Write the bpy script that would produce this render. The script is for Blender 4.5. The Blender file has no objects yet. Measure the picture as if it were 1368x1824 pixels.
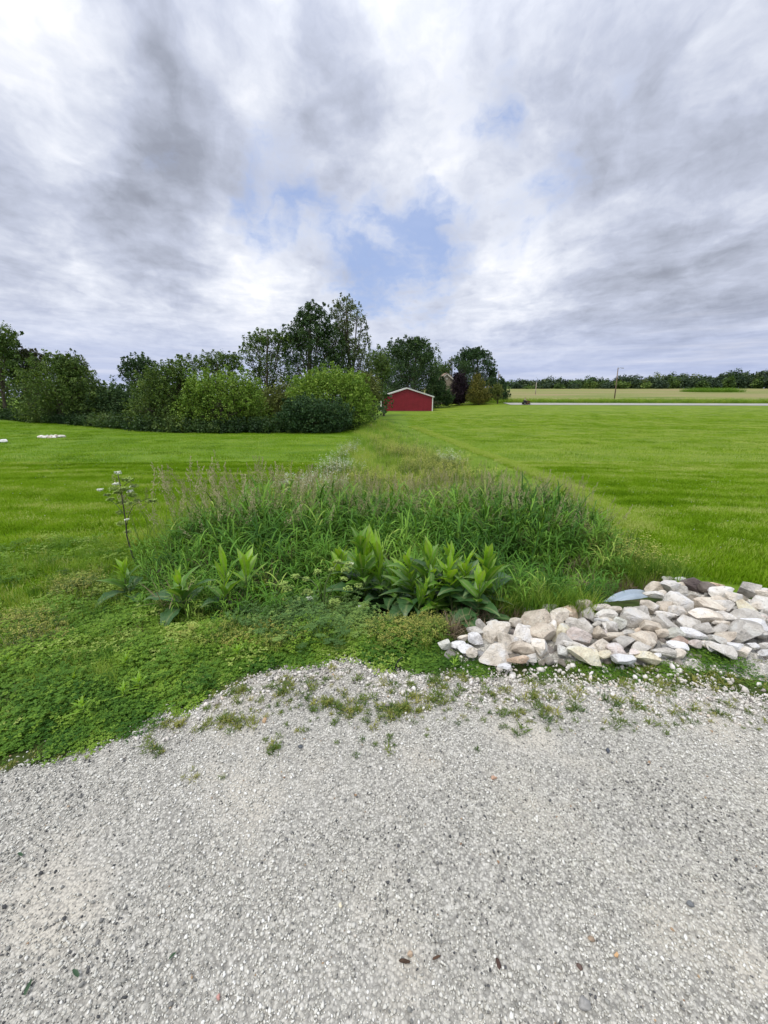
import bpy, bmesh, math, random
import numpy as np
from mathutils import Vector, Matrix, Euler

random.seed(7)
rng = np.random.default_rng(7)
sc = bpy.context.scene
C = sc.collection
R = math.radians

# ------------------------------------------------------------------ camera, world, sun, exposure
PITCH = R(17.2)
CAM_Z = 1.55
F = 685.0                       # focal length in photo pixels (1368 x 1824)
cam_d = bpy.data.cameras.new('camera')
cam_d.sensor_fit = 'VERTICAL'
cam_d.sensor_height = 36.0
cam_d.lens = F / 1824 * 36.0
cam_d.clip_start = 0.05
cam_d.clip_end = 6000
cam = bpy.data.objects.new('camera', cam_d)
C.objects.link(cam)
cam.location = (0, 0, CAM_Z)
cam.rotation_euler = (math.pi / 2 - PITCH, 0, 0)
sc.camera = cam


def ray(px, py):
    """unit direction in the world for a photo pixel"""
    f = np.array([0, math.cos(PITCH), -math.sin(PITCH)])
    u = np.array([0, math.sin(PITCH), math.cos(PITCH)])
    d = f * F + np.array([1., 0, 0]) * (px - 684) + u * (912 - py)
    return d / np.linalg.norm(d)


SUN_EL, SUN_AZ = R(62), R(-125)     # azimuth measured from +Y towards +X
sun_d = bpy.data.lights.new('sun', 'SUN')
sun_d.energy = 1.5
sun_d.angle = R(14)
sun_d.color = (1.0, 0.95, 0.87)
sun = bpy.data.objects.new('sun', sun_d)
C.objects.link(sun)
sdir = Vector((math.sin(SUN_AZ) * math.cos(SUN_EL), math.cos(SUN_AZ) * math.cos(SUN_EL), math.sin(SUN_EL)))
sun.rotation_euler = sdir.to_track_quat('Z', 'Y').to_euler()

sc.view_settings.view_transform = 'Standard'
sc.view_settings.look = 'None'
sc.view_settings.exposure = 0.42
sc.view_settings.gamma = 1.0
sc.view_settings.use_curve_mapping = False

world = bpy.data.worlds.new('World')
sc.world = world
world.use_nodes = True
WN, WL = world.node_tree.nodes, world.node_tree.links
WN.clear()


class NT:
    """small helper to write node trees"""
    def __init__(s, tree):
        s.t = tree; s.n = tree.nodes; s.l = tree.links

    def put(s, sock, v):
        if isinstance(v, bpy.types.NodeSocket):
            s.l.new(v, sock)
        elif v is not None:
            sock.default_value = v

    def math(s, op, a, b=None, c=None, clamp=False):
        n = s.n.new('ShaderNodeMath'); n.operation = op; n.use_clamp = clamp
        s.put(n.inputs[0], a)
        if b is not None: s.put(n.inputs[1], b)
        if c is not None: s.put(n.inputs[2], c)
        return n.outputs[0]

    def vmath(s, op, a, b=None, scale=None):
        n = s.n.new('ShaderNodeVectorMath'); n.operation = op
        s.put(n.inputs[0], a)
        if b is not None: s.put(n.inputs[1], b)
        if scale is not None: s.put(n.inputs['Scale'], scale)
        return n.outputs['Value'] if op in ('DOT_PRODUCT', 'LENGTH', 'DISTANCE') else n.outputs['Vector']

    def noise(s, vec, scale, detail=4, rough=0.55, out='Fac', dist=0.0):
        n = s.n.new('ShaderNodeTexNoise')
        s.put(n.inputs['Vector'], vec)
        n.inputs['Scale'].default_value = scale
        n.inputs['Detail'].default_value = detail
        n.inputs['Roughness'].default_value = rough
        n.inputs['Distortion'].default_value = dist
        return n.outputs[out]

    def voronoi(s, vec, scale, out='Distance', feature='F1', rand=1.0):
        n = s.n.new('ShaderNodeTexVoronoi'); n.feature = feature
        s.put(n.inputs['Vector'], vec)
        n.inputs['Scale'].default_value = scale
        n.inputs['Randomness'].default_value = rand
        return n.outputs[out]

    def ramp(s, fac, stops, interp='LINEAR'):
        n = s.n.new('ShaderNodeValToRGB')
        n.color_ramp.interpolation = interp
        e = n.color_ramp.elements
        while len(e) < len(stops): e.new(0.5)
        for k, (p, col) in enumerate(stops):
            e[k].position = p
            e[k].color = (*col, 1) if len(col) == 3 else col
        s.put(n.inputs['Fac'], fac)
        return n.outputs['Color']

    def mix(s, fac, a, b, mode='MIX'):
        n = s.n.new('ShaderNodeMix'); n.data_type = 'RGBA'; n.blend_type = mode
        n.clamp_factor = True
        s.put(n.inputs[0], fac)
        for i, v in ((6, a), (7, b)):
            if isinstance(v, tuple) and len(v) == 3: v = (*v, 1)
            s.put(n.inputs[i], v)
        return n.outputs[2]

    def maprange(s, v, a, b, c=0., d=1., smooth=True):
        n = s.n.new('ShaderNodeMapRange')
        n.interpolation_type = 'SMOOTHSTEP' if smooth else 'LINEAR'
        s.put(n.inputs[0], v)
        for i, q in zip((1, 2, 3, 4), (a, b, c, d)): n.inputs[i].default_value = q
        return n.outputs[0]

    def comb(s, x, y, z):
        n = s.n.new('ShaderNodeCombineXYZ')
        for i, v in enumerate((x, y, z)): s.put(n.inputs[i], v)
        return n.outputs[0]

    def sep(s, v):
        n = s.n.new('ShaderNodeSeparateXYZ'); s.put(n.inputs[0], v)
        return n.outputs

    def attr(s, name, typ='GEOMETRY', out='Fac'):
        n = s.n.new('ShaderNodeAttribute'); n.attribute_name = name; n.attribute_type = typ
        return n.outputs[out]


def build_sky():
    w = NT(world.node_tree)
    gen = WN.new('ShaderNodeTexCoord').outputs['Generated']
    d = w.vmath('NORMALIZE', gen)
    dx, dy, dz = w.sep(d)
    zc = w.math('ADD', w.math('MAXIMUM', dz, 0.0), 0.10)
    P = w.comb(w.math('DIVIDE', dx, zc), w.math('DIVIDE', dy, zc), 0.0)
    # cloud sheets seen in perspective, drawn out along the wind (towards the viewer)
    warp = w.vmath('SCALE', w.vmath('SUBTRACT', w.noise(P, 0.8, 4, 0.55, 'Color'), (0.5, 0.5, 0.5)), scale=0.7)
    Pw = w.vmath('ADD', P, warp)
    n1 = w.noise(w.vmath('MULTIPLY', Pw, (1.15, 0.65, 1.0)), 1.3, 5, 0.5)
    n2 = w.noise(w.vmath('MULTIPLY', Pw, (1.0, 0.80, 1.0)), 3.6, 5, 0.55)
    n3 = w.noise(w.vmath('MULTIPLY', Pw, (1.0, 0.85, 1.0)), 10.0, 4, 0.55)
    # ragged direction for the single large clouds
    dj = w.vmath('SCALE', w.vmath('SUBTRACT', w.noise(d, 4.0, 5, 0.6, 'Color'), (0.5, 0.5, 0.5)), scale=0.24)
    dw = w.vmath('NORMALIZE', w.vmath('ADD', d, dj))

    def blob(px, py, deg, inner=0.0):
        c = w.vmath('DOT_PRODUCT', dw, tuple(ray(px, py)))
        return w.maprange(c, math.cos(R(deg)), math.cos(R(deg * inner)))

    def total(lst):
        acc = None
        for (px, py, deg, wt) in lst:
            t = w.math('MULTIPLY', blob(px, py, deg), wt)
            acc = t if acc is None else w.math('ADD', acc, t)
        return acc

    dark = total([(310, 60, 12, .75), (235, 150, 9, .35), (50, 245, 12, .65), (640, 235, 11, .80), (330, 290, 10, .6),
                  (270, 430, 9, .85), (130, 330, 8, .35), (520, 120, 8, .45), (20, 470, 7, .5), (1060, 110, 12, .35),
                  (1330, 480, 16, .60), (1240, 260, 10, .25), (900, 60, 9, .25), (1060, 250, 5, .40), (1150, 580, 14, .48),
                  (160, 560, 7, .2), (1340, 150, 9, .3), (560, 330, 6, .25)])
    bright = total([(40, 40, 10, .7), (130, 110, 8, .6), (470, 70, 7, .7), (600, 30, 8, .5), (390, 200, 6, .55), (280, 150, 4, .3),
                    (760, 50, 8, .45), (180, 335, 7, .5), (540, 240, 6, .6), (760, 210, 8, .35), (1345, 110, 5, .5),
                    (740, 330, 9, .35), (430, 470, 9, .4), (120, 500, 9, .3), (930, 440, 8, .35), (330, 370, 6, .4), (600, 370, 7, .3)])
    # small broken puffs, as seen half way up the sky
    puff = w.noise(w.vmath('MULTIPLY', dw, (1.0, 1.0, 1.35)), 12.0, 6, 0.60)
    lum = w.math('ADD', 0.675, w.math('MULTIPLY', w.math('SUBTRACT', n1, 0.5), 0.62))
    lum = w.math('ADD', lum, w.math('MULTIPLY', w.math('SUBTRACT', n2, 0.5), 0.42))
    lum = w.math('ADD', lum, w.math('MULTIPLY', w.math('SUBTRACT', n3, 0.5), 0.22))
    lum = w.math('ADD', lum, w.math('MULTIPLY', w.math('SUBTRACT', puff, 0.5), 0.42))
    lum = w.math('SUBTRACT', lum, w.math('MULTIPLY', dark, 0.27))
    lum = w.math('ADD', lum, w.math('MULTIPLY', bright, 0.24))
    cloud = w.ramp(lum, [(0.0, (.20, .21, .26)), (0.28, (.295, .32, .39)), (0.52, (.45, .485, .59)),
                         (0.72, (.63, .66, .74)), (0.95, (.86, .865, .89))])
    # openings with blue sky
    blue = total([(700, 470, 10, .85), (650, 520, 6, .6), (500, 355, 7, .74), (850, 170, 6, .44), (1190, 100, 4, .26),
                  (1020, 315, 5, .36), (930, 385, 5, .40), (790, 400, 6, .6), (580, 410, 5, .40), (900, 235, 4, .35), (250, 250, 3, .3)])
    hole = w.math('ADD', blue, w.math('MULTIPLY', w.math('SUBTRACT', n2, 0.52), 1.5))
    hole = w.math('ADD', hole, w.math('MULTIPLY', w.math('SUBTRACT', n3, 0.5), 0.9))
    hole = w.math('ADD', hole, w.math('MULTIPLY', w.math('SUBTRACT', puff, 0.5), 2.4))
    hole = w.math('MULTIPLY', w.maprange(hole, 0.10, 1.35), w.maprange(blue, 0.02, 0.40))
    sky = WN.new('ShaderNodeTexSky')
    sky.sky_type = 'NISHITA'
    sky.sun_disc = False
    sky.sun_elevation = SUN_EL
    sky.sun_rotation = SUN_AZ
    # thin veil of cloud over the blue
    clear = w.mix(0.72, sky.outputs['Color'], (2.6, 3.6, 6.4))
    # an overcast deck is brightest overhead
    zen = w.maprange(dz, 0.5, 1.0, 9.5, 15.5, False)
    cl10 = w.vmath('SCALE', cloud, scale=zen)
    col = w.mix(w.math('MULTIPLY', hole, 0.84), cl10, clear)
    # towards the horizon the deck thins into a bluish veil with long streaks
    streak = w.noise(w.vmath('MULTIPLY', d, (2.2, 2.2, 34.0)), 1.6, 5, 0.6)
    hz = w.math('ADD', w.maprange(dz, 0.02, 0.22, 0.80, 0.0), w.math('MULTIPLY', w.math('SUBTRACT', streak, 0.5), 0.7))
    hz = w.math('MULTIPLY', hz, w.maprange(dz, 0.05, 0.30, 1.0, 0.0))
    hcol = w.ramp(streak, [(0.3, (2.9, 3.55, 5.7)), (0.55, (4.0, 4.5, 6.1)), (0.75, (5.6, 5.8, 6.8))])
    col = w.mix(hz, col, hcol)
    bg = WN.new('ShaderNodeBackground')
    bg.inputs['Strength'].default_value = 0.10
    WL.new(col, bg.inputs['Color'])
    out = WN.new('ShaderNodeOutputWorld')
    WL.new(bg.outputs[0], out.inputs[0])


build_sky()
world.cycles.sampling_method = 'MANUAL'
world.cycles.sample_map_resolution = 512

# ------------------------------------------------------------------ terrain
PL = np.array([(-60, .0), (1.5, .0), (2.2, -.04), (4, -.20), (7, -.45), (12, -.75), (20, -1.1), (32, -1.5), (45, -1.66), (60, -1.78), (80, -1.87), (110, -1.85), (300, -2.5), (3000, -30)])
PR = np.array([(-60, .0), (1.5, .0), (2.2, -.04), (4, -.20), (7, -.45), (12, -.75), (20, -1.05), (40, -1.45), (60, -1.5), (85, -1.22), (92, -1.12), (99, -.78), (104, -.66), (112, -.30), (250, 3.75), (290, 4.4), (420, 2), (3000, -40)])
DC = np.array([(-.15, 2.6), (-.1, 3.6), (-.1, 5), (.1, 8), (.5, 17), (1.5, 30), (3, 45), (4, 60)])   # ditch centre x at y


def smooth(a, b, x):
    t = np.clip((x - a) / (b - a), 0, 1)
    return t * t * (3 - 2 * t)


def yprime(x, y):
    return y + 0.12 * np.maximum(0, x - 20)


def H(x, y):
    x = np.asarray(x, float); y = np.asarray(y, float)
    s = smooth(8, 28, x)
    z = np.interp(y, PL[:, 0], PL[:, 1]) * (1 - s) + np.interp(yprime(x, y), PR[:, 0], PR[:, 1]) * s
    # left lawn lifts slightly to the far left
    z = z + 0.018 * np.maximum(0, -x - 12) * smooth(10, 35, y) * (1 - smooth(45, 80, y))
    cx = np.interp(y, DC[:, 1], DC[:, 0])
    hw = np.interp(y, [2.4, 4, 8, 20, 45], [1.35, 1.7, 1.9, 2.3, 2.0])
    dep = np.interp(y, [2.25, 2.9, 4, 8, 20, 45, 60], [0, .28, .42, .38, .30, .22, 0])
    z = z - dep * np.exp(-((x - cx) / hw) ** 2 * 1.6)
    # pocket in front of the culvert mouth
    z = z - .30 * np.exp(-((x - 1.75) / .55) ** 2 - ((y - 3.45) / .5) ** 2)
    # bank over the pipe that the stones lie on
    z = z + .10 * np.exp(-((x - 1.7) / 1.0) ** 2 - ((y - 2.55) / .38) ** 2)
    # lawn undulation
    z = z + .035 * np.sin(x * .55 + 1.3) * np.sin(y * .43) * smooth(5, 12, y) * (1 - smooth(60, 90, y))
    return z


def gpt(px, py, lift=0.0):
    """where the ray through a photo pixel meets the terrain (+lift)"""
    d = ray(px, py)
    o = np.array([0, 0, CAM_Z])
    ts = np.concatenate([np.arange(.3, 12, .01), np.arange(12, 400, .1)])
    p = o + ts[:, None] * d
    below = np.where(p[:, 2] < H(p[:, 0], p[:, 1]) + lift)[0]
    if len(below) == 0: return p[-1], ts[-1]
    k = below[0]
    return p[k], ts[k]


def at_depth(px, py, Y):
    d = ray(px, py)
    t = Y / d[1]
    return np.array([0, 0, CAM_Z]) + t * d, t


def cam_depth(p):
    return p[1] * math.cos(PITCH) + (CAM_Z - p[2]) * math.sin(PITCH)


def project(p):
    p = np.asarray(p, float)
    dep = p[:, 1] * math.cos(PITCH) + (CAM_Z - p[:, 2]) * math.sin(PITCH)
    up = p[:, 1] * math.sin(PITCH) - (CAM_Z - p[:, 2]) * math.cos(PITCH)
    return 684 + F * p[:, 0] / dep, 912 - F * up / dep, dep


# ------------------------------------------------------------------ mesh helpers
def mesh_np(name, verts, faces, mats=(), tint=None, smooth_sh=False, mat_idx=None):
    """verts (N,3), faces: (M,k) array or list of tuples"""
    me = bpy.data.meshes.new(name)
    verts = np.asarray(verts, np.float32)
    if isinstance(faces, np.ndarray):
        m, k = faces.shape
        me.vertices.add(len(verts)); me.vertices.foreach_set('co', verts.ravel())
        me.loops.add(m * k); me.loops.foreach_set('vertex_index', faces.astype(np.int32).ravel())
        me.polygons.add(m)
        me.polygons.foreach_set('loop_start', np.arange(0, m * k, k, dtype=np.int32))
        me.polygons.foreach_set('loop_total', np.full(m, k, np.int32))
        me.update(calc_edges=True)
        me.validate()
    else:
        me.from_pydata(verts.tolist(), [], faces)
        me.update()
    for m_ in mats: me.materials.append(m_)
    n = len(me.polygons)
    if tint is not None:
        a = me.attributes.new('tint', 'FLOAT', 'FACE')
        a.data.foreach_set('value', np.asarray(tint, np.float32))
    if mat_idx is not None:
        me.polygons.foreach_set('material_index', np.asarray(mat_idx, np.int32))
    if smooth_sh:
        me.polygons.foreach_set('use_smooth', np.ones(n, bool))
    return me


def link(name, me, parent=None, loc=None):
    o = bpy.data.objects.new(name, me)
    C.objects.link(o)
    if parent is not None: o.parent = parent
    if loc is not None: o.location = loc
    return o


def tag(o, label=None, cat=None, group=None, kind=None):
    if label: o['label'] = label
    if cat: o['category'] = cat
    if group: o['group'] = group
    if kind: o['kind'] = kind
    return o


def empty(name, loc, label, cat, group=None, rz=0):
    o = bpy.data.objects.new(name, None)
    o.empty_display_size = .1
    C.objects.link(o)
    o.location = loc; o.rotation_euler = (0, 0, rz)
    return tag(o, label, cat, group)


class MB:
    """collects simple shapes into one mesh"""
    def __init__(s): s.v = []; s.f = []; s.m = []

    def add(s, v, f, mi=0):
        b = len(s.v); s.v += [tuple(map(float, q)) for q in v]
        s.f += [tuple(i + b for i in q) for q in f]; s.m += [mi] * len(f)

    def box(s, c, size, mi=0, rot=None):
        h = np.array(size) / 2
        v = np.array([(x, y, z) for z in (-1, 1) for y in (-1, 1) for x in (-1, 1)]) * h
        if rot is not None: v = v @ np.array(Euler(rot).to_matrix()).T
        s.add(v + np.array(c), [(0, 2, 3, 1), (4, 5, 7, 6), (0, 1, 5, 4), (2, 6, 7, 3), (0, 4, 6, 2), (1, 3, 7, 5)], mi)

    def tube(s, pts, rad, sides=6, mi=0, cap=True):
        pts = [Vector(p) for p in pts]; n = len(pts)
        if not hasattr(rad, '__len__'): rad = [rad] * n
        v = []; f = []
        prev = None
        for i, p in enumerate(pts):
            t = (pts[min(i + 1, n - 1)] - pts[max(i - 1, 0)])
            if t.length < 1e-9: t = Vector((0, 0, 1))
            t.normalize()
            a = Vector((0, 0, 1)) if abs(t.z) < .9 else Vector((1, 0, 0))
            if prev is not None and (prev - t * prev.dot(t)).length > 1e-3: u = (prev - t * prev.dot(t)).normalized()
            else: u = t.cross(a).normalized()
            prev = u
            w = t.cross(u)
            for k in range(sides):
                an = 2 * math.pi * k / sides
                v.append(p + (u * math.cos(an) + w * math.sin(an)) * rad[i])
        for i in range(n - 1):
            for k in range(sides):
                k2 = (k + 1) % sides
                f.append((i * sides + k, i * sides + k2, (i + 1) * sides + k2, (i + 1) * sides + k))
        if cap:
            f.append(tuple(range(sides))[::-1]); f.append(tuple((n - 1) * sides + k for k in range(sides)))
        s.add(v, f, mi)

    def strip(s, pts, widths, side, mi=0, fold=0.0):
        """ribbon along pts; side = sideways unit vector; fold lifts the edges into a V"""
        n = len(pts); v = []; f = []
        sd = Vector(side)
        for i, p in enumerate(pts):
            p = Vector(p); wd = widths[i] / 2
            if fold:
                v += [p - sd * wd + Vector((0, 0, fold * wd)), p, p + sd * wd + Vector((0, 0, fold * wd))]
            else:
                v += [p - sd * wd, p + sd * wd]
        k = 3 if fold else 2
        for i in range(n - 1):
            for j in range(k - 1):
                f.append((i * k + j, i * k + j + 1, (i + 1) * k + j + 1, (i + 1) * k + j))
        s.add(v, f, mi)

    def mesh(s, name, mats, tint=None, smooth_sh=False):
        return mesh_np(name, s.v, s.f, mats, tint, smooth_sh, s.m)

    def build(s, name, mats, parent=None, loc=None, smooth_sh=False):
        if not isinstance(mats, (list, tuple)): mats = [mats]
        return link(name, s.mesh(name, mats, smooth_sh=smooth_sh), parent, loc)


# ------------------------------------------------------------------ materials
def new_mat(name):
    m = bpy.data.materials.new(name); m.use_nodes = True
    t = NT(m.node_tree); t.n.clear()
    out = t.n.new('ShaderNodeOutputMaterial')
    return m, t, out


def principled(t, col, rough=.7, spec=.3, metal=0.0):
    p = t.n.new('ShaderNodeBsdfPrincipled')
    if isinstance(col, tuple) and len(col) == 3: col = (*col, 1)
    t.put(p.inputs['Base Color'], col)
    t.put(p.inputs['Roughness'], rough)
    p.inputs['Specular IOR Level'].default_value = spec
    p.inputs['Metallic'].default_value = metal
    return p


def bump(t, height, strength=.5, dist=.02):
    b = t.n.new('ShaderNodeBump')
    b.inputs['Strength'].default_value = strength
    b.inputs['Distance'].default_value = dist
    t.put(b.inputs['Height'], height)
    return b.outputs[0]


def leaf_mat(name, stops, inst=True, transl=.30, rough=.55, spec=.25, tcol=(1.25, 1.15, .5), scl=0.0):
    """foliage: colour varies leaf by leaf through the 'tint' attribute"""
    m, t, out = new_mat(name)
    a = t.attr('tint', 'INSTANCER' if inst else 'GEOMETRY')
    col = t.ramp(a, stops)
    geo = t.n.new('ShaderNodeNewGeometry')
    if scl:
        nz = t.noise(geo.outputs['Position'], scl, 3)
        col = t.mix(t.maprange(nz, .35, .7), col, t.mix(1.0, col, (.72, .8, .7), 'MULTIPLY'))
    p = principled(t, col, rough, spec)
    tr = t.n.new('ShaderNodeBsdfTranslucent')
    t.l.new(t.mix(1.0, col, tcol, 'MULTIPLY'), tr.inputs['Color'])
    mx = t.n.new('ShaderNodeMixShader'); mx.inputs[0].default_value = transl
    t.l.new(p.outputs[0], mx.inputs[1]); t.l.new(tr.outputs[0], mx.inputs[2])
    t.l.new(mx.outputs[0], out.inputs[0])
    return m


def plain_mat(name, col, rough=.7, spec=.3, metal=0, nscale=0, namp=.25):
    m, t, out = new_mat(name)
    c = col
    if nscale:
        tc = t.n.new('ShaderNodeTexCoord').outputs['Object']
        nz = t.noise(tc, nscale, 5, .6)
        dk = tuple(q * (1 - namp) for q in col); lt = tuple(min(1, q * (1 + namp)) for q in col)
        c = t.ramp(nz, [(.3, dk), (.7, lt)])
    p = principled(t, c, rough, spec, metal)
    t.l.new(p.outputs[0], out.inputs[0])
    return m


def lawn_base():
    m, t, out = new_mat('lawn_ground')
    pos = t.n.new('ShaderNodeNewGeometry').outputs['Position']
    st = t.noise(t.vmath('MULTIPLY', pos, (.16, 1.15, .3)), 1.0, 4, .6)
    md = t.noise(pos, .35, 4, .6)
    fn = t.noise(t.vmath('MULTIPLY', pos, (1, .55, 1)), 9.0, 5, .7)
    f = t.math('ADD', t.math('MULTIPLY', st, .5), t.math('ADD', t.math('MULTIPLY', md, .3), t.math('MULTIPLY', fn, .35)))
    c = t.ramp(f, [(.36, (.055, .115, .004)), (.52, (.100, .190, .008)), (.70, (.175, .265, .024))])
    x = t.sep(pos)[0]
    c = t.mix(t.maprange(x, -2, 12, 0, .55), c, t.mix(1.0, c, (1.42, 1.10, 1.2), 'MULTIPLY'))
    p = principled(t, c, .8, .15)
    t.l.new(bump(t, fn, .7, .08), p.inputs['Normal'])
    t.l.new(p.outputs[0], out.inputs[0])
    return m


def soil_mat():
    m, t, out = new_mat('soil')
    pos = t.n.new('ShaderNodeNewGeometry').outputs['Position']
    n = t.noise(pos, 7, 6, .65)
    c = t.ramp(n, [(.35, (.030, .040, .012)), (.55, (.050, .075, .018)), (.7, (.09, .075, .045))])
    p = principled(t, c, .95, .05)
    t.l.new(bump(t, n, .6, .03), p.inputs['Normal'])
    t.l.new(p.outputs[0], out.inputs[0])
    return m


def gravel_bed():
    m, t, out = new_mat('gravel_bed')
    pos = t.n.new('ShaderNodeNewGeometry').outputs['Position']
    v = t.voronoi(pos, 120, 'Distance')
    vc = t.voronoi(pos, 120, 'Color')
    g = t.sep(vc)[0]
    n = t.noise(pos, 2.2, 5, .6)
    fine = t.noise(pos, 420, 3, .7)
    c = t.ramp(g, [(.0, (.20, .197, .178)), (.3, (.36, .352, .315)), (.75, (.53, .515, .46)), (1, (.65, .635, .58))])
    c = t.mix(t.maprange(n, .48, .68), c, (.57, .535, .455))
    c = t.mix(t.maprange(v, .35, .75, 0, .6), c, (.16, .15, .135))  # shade in the gaps between stones, painted into the bed colour
    c = t.mix(t.maprange(fine, .3, .8, 0, .35), c, (.56, .545, .50))
    p = principled(t, c, .95, .1)
    hh = t.math('SUBTRACT', t.math('MULTIPLY', fine, .3), v)
    t.l.new(bump(t, hh, .6, .006), p.inputs['Normal'])
    t.l.new(p.outputs[0], out.inputs[0])
    return m


def pebble_mat(name, stops):
    m, t, out = new_mat(name)
    a = t.attr('tint', 'INSTANCER')
    c = t.ramp(a, stops)
    tc = t.n.new('ShaderNodeTexCoord').outputs['Object']
    n = t.noise(tc, 2.2, 4, .65)
    c = t.mix(t.maprange(n, .3, .75, 0, .5), c, t.mix(1.0, c, (.66, .65, .63), 'MULTIPLY'))
    p = principled(t, c, .9, .2)
    t.l.new(p.outputs[0], out.inputs[0])
    return m


def rock_mat(name, base, dark, light):
    m, t, out = new_mat(name)
    tc = t.n.new('ShaderNodeTexCoord').outputs['Object']
    oi = t.n.new('ShaderNodeObjectInfo').outputs['Random']
    off = t.vmath('ADD', tc, t.comb(t.math('MULTIPLY', oi, 37.), t.math('MULTIPLY', oi, 11.), oi))
    n = t.noise(off, 9, 7, .66)
    n2 = t.noise(off, 26, 5, .7)
    n3 = t.noise(off, 75, 4, .7)
    c = t.ramp(n, [(.30, dark), (.50, base), (.68, light)])
    c = t.mix(t.maprange(n2, .55, .70, 0, .55), c, (*[q * .55 for q in dark],))
    c = t.mix(t.maprange(n2, .42, .30, 0, .6), c, (*[min(.82, q * 1.10) for q in light],))
    c = t.mix(t.maprange(n3, .60, .72, 0, .45), c, (.10, .095, .085))
    hsv = t.n.new('ShaderNodeHueSaturation')
    t.put(hsv.inputs['Color'], c)
    t.put(hsv.inputs['Value'], t.maprange(oi, 0, 1, .86, 1.1, False))
    p = principled(t, hsv.outputs[0], .9, .2)
    h = t.math('ADD', t.math('MULTIPLY', n, .8), t.math('ADD', t.math('MULTIPLY', n2, .5), t.math('MULTIPLY', n3, .25)))
    t.l.new(bump(t, h, 1.0, .04), p.inputs['Normal'])
    t.l.new(p.outputs[0], out.inputs[0])
    return m


def bark_mat():
    m, t, out = new_mat('bark')
    tc = t.n.new('ShaderNodeTexCoord').outputs['Object']
    n = t.noise(t.vmath('MULTIPLY', tc, (6, 6, 1.2)), 2, 5, .65)
    c = t.ramp(n, [(.3, (.045, .036, .028)), (.7, (.16, .135, .105))])
    p = principled(t, c, .95, .1)
    t.l.new(bump(t, n, .8, .03), p.inputs['Normal'])
    t.l.new(p.outputs[0], out.inputs[0])
    return m


def field_mat():
    m, t, out = new_mat('field_stubble')
    pos = t.n.new('ShaderNodeNewGeometry').outputs['Position']
    rows = t.noise(t.vmath('MULTIPLY', pos, (.010, .30, 0)), 1.0, 5, .65)
    pat = t.noise(t.vmath('MULTIPLY', pos, (.02, .05, 0)), 1.0, 4, .6)
    fn = t.noise(pos, 1.2, 4, .7)
    f = t.math('ADD', t.math('MULTIPLY', rows, .6), t.math('ADD', t.math('MULTIPLY', pat, .35), t.math('MULTIPLY', fn, .15)))
    c = t.ramp(f, [(.42, (.10, .150, .035)), (.50, (.185, .225, .065)), (.57, (.27, .255, .11)), (.63, (.31, .215, .145))])
    y = t.sep(pos)[1]
    c = t.mix(t.maprange(y, 175, 240, 0, .55), c, (.235, .255, .085))
    p = principled(t, c, .95, .05)
    t.l.new(bump(t, f, .5, .3), p.inputs['Normal'])
    t.l.new(p.outputs[0], out.inputs[0])
    return m


M = {}
M['lawn'] = lawn_base()
M['soil'] = soil_mat()
M['gravel'] = gravel_bed()
M['bark'] = bark_mat()
M['field'] = field_mat()
M['road'] = plain_mat('far_road_gravel', (.36, .355, .33), .95, .1, 0, .8, .12)
# mown grass, tall grass, clover, weeds: instanced, coloured by the instance's tint
M['turf'] = leaf_mat('turf_blade', [(0, (.055, .130, .002)), (.4, (.160, .310, .008)), (.7, (.255, .400, .028)), (1, (.50, .54, .20))], True, .34, .7, .05)
M['reed'] = leaf_mat('reed_blade', [(0, (.036, .110, .014)), (.4, (.105, .250, .028)), (.75, (.215, .390, .050)), (1, (.42, .52, .12))], True, .24, .50, .15)
M['strip'] = leaf_mat('strip_blade', [(0, (.07, .17, .02)), (.4, (.16, .30, .035)), (.75, (.29, .42, .06)), (1, (.46, .50, .14))], True, .38, .6, .12)
M['head'] = leaf_mat('seed_head', [(0, (.24, .25, .10)), (.5, (.44, .385, .225)), (1, (.64, .56, .37))], True, .25, .8, .1, (1, 1, .9))
M['culm'] = leaf_mat('grass_culm', [(0, (.10, .16, .04)), (1, (.28, .29, .12))], True, .15)
M['clover'] = leaf_mat('clover_leaf', [(0, (.045, .125, .020)), (.4, (.125, .250, .034)), (.75, (.235, .380, .045)), (1, (.44, .54, .15))], True, .36, .55, .12)
M['weed'] = leaf_mat('weed_leaf', [(0, (.045, .095, .018)), (.5, (.12, .185, .028)), (1, (.33, .32, .08))], True, .25)
M['yellow'] = leaf_mat('yellow_bloom', [(0, (.28, .33, .06)), (1, (.50, .50, .12))], True, .3)
M['white_bloom'] = leaf_mat('white_bloom', [(0, (.50, .54, .40)), (1, (.78, .80, .72))], True, .3, .7, .1, (1, 1, .9))
M['dry'] = leaf_mat('dry_stalk', [(0, (.10, .07, .045)), (1, (.30, .235, .15))], True, .15)
M['fern'] = leaf_mat('fern_leaf', [(0, (.070, .150, .040)), (.6, (.165, .290, .07)), (1, (.30, .42, .10))], True, .25)
# single plants
M['dock_low'] = plain_mat('broad_leaf_lower', (.030, .075, .030), .5, .4, 0, 9, .35)
M['stem'] = plain_mat('green_stem', (.10, .15, .045), .6, .3, 0, 12, .3)
M['stem_dark'] = plain_mat('purple_blotched_stem', (.075, .060, .050), .6, .3, 0, 30, .6)
M['umbel_w'] = plain_mat('white_umbel', (.74, .77, .66), .8, .1)
M['umbel_g'] = plain_mat('green_umbel', (.26, .36, .09), .8, .1, 0, 60, .35)


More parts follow.
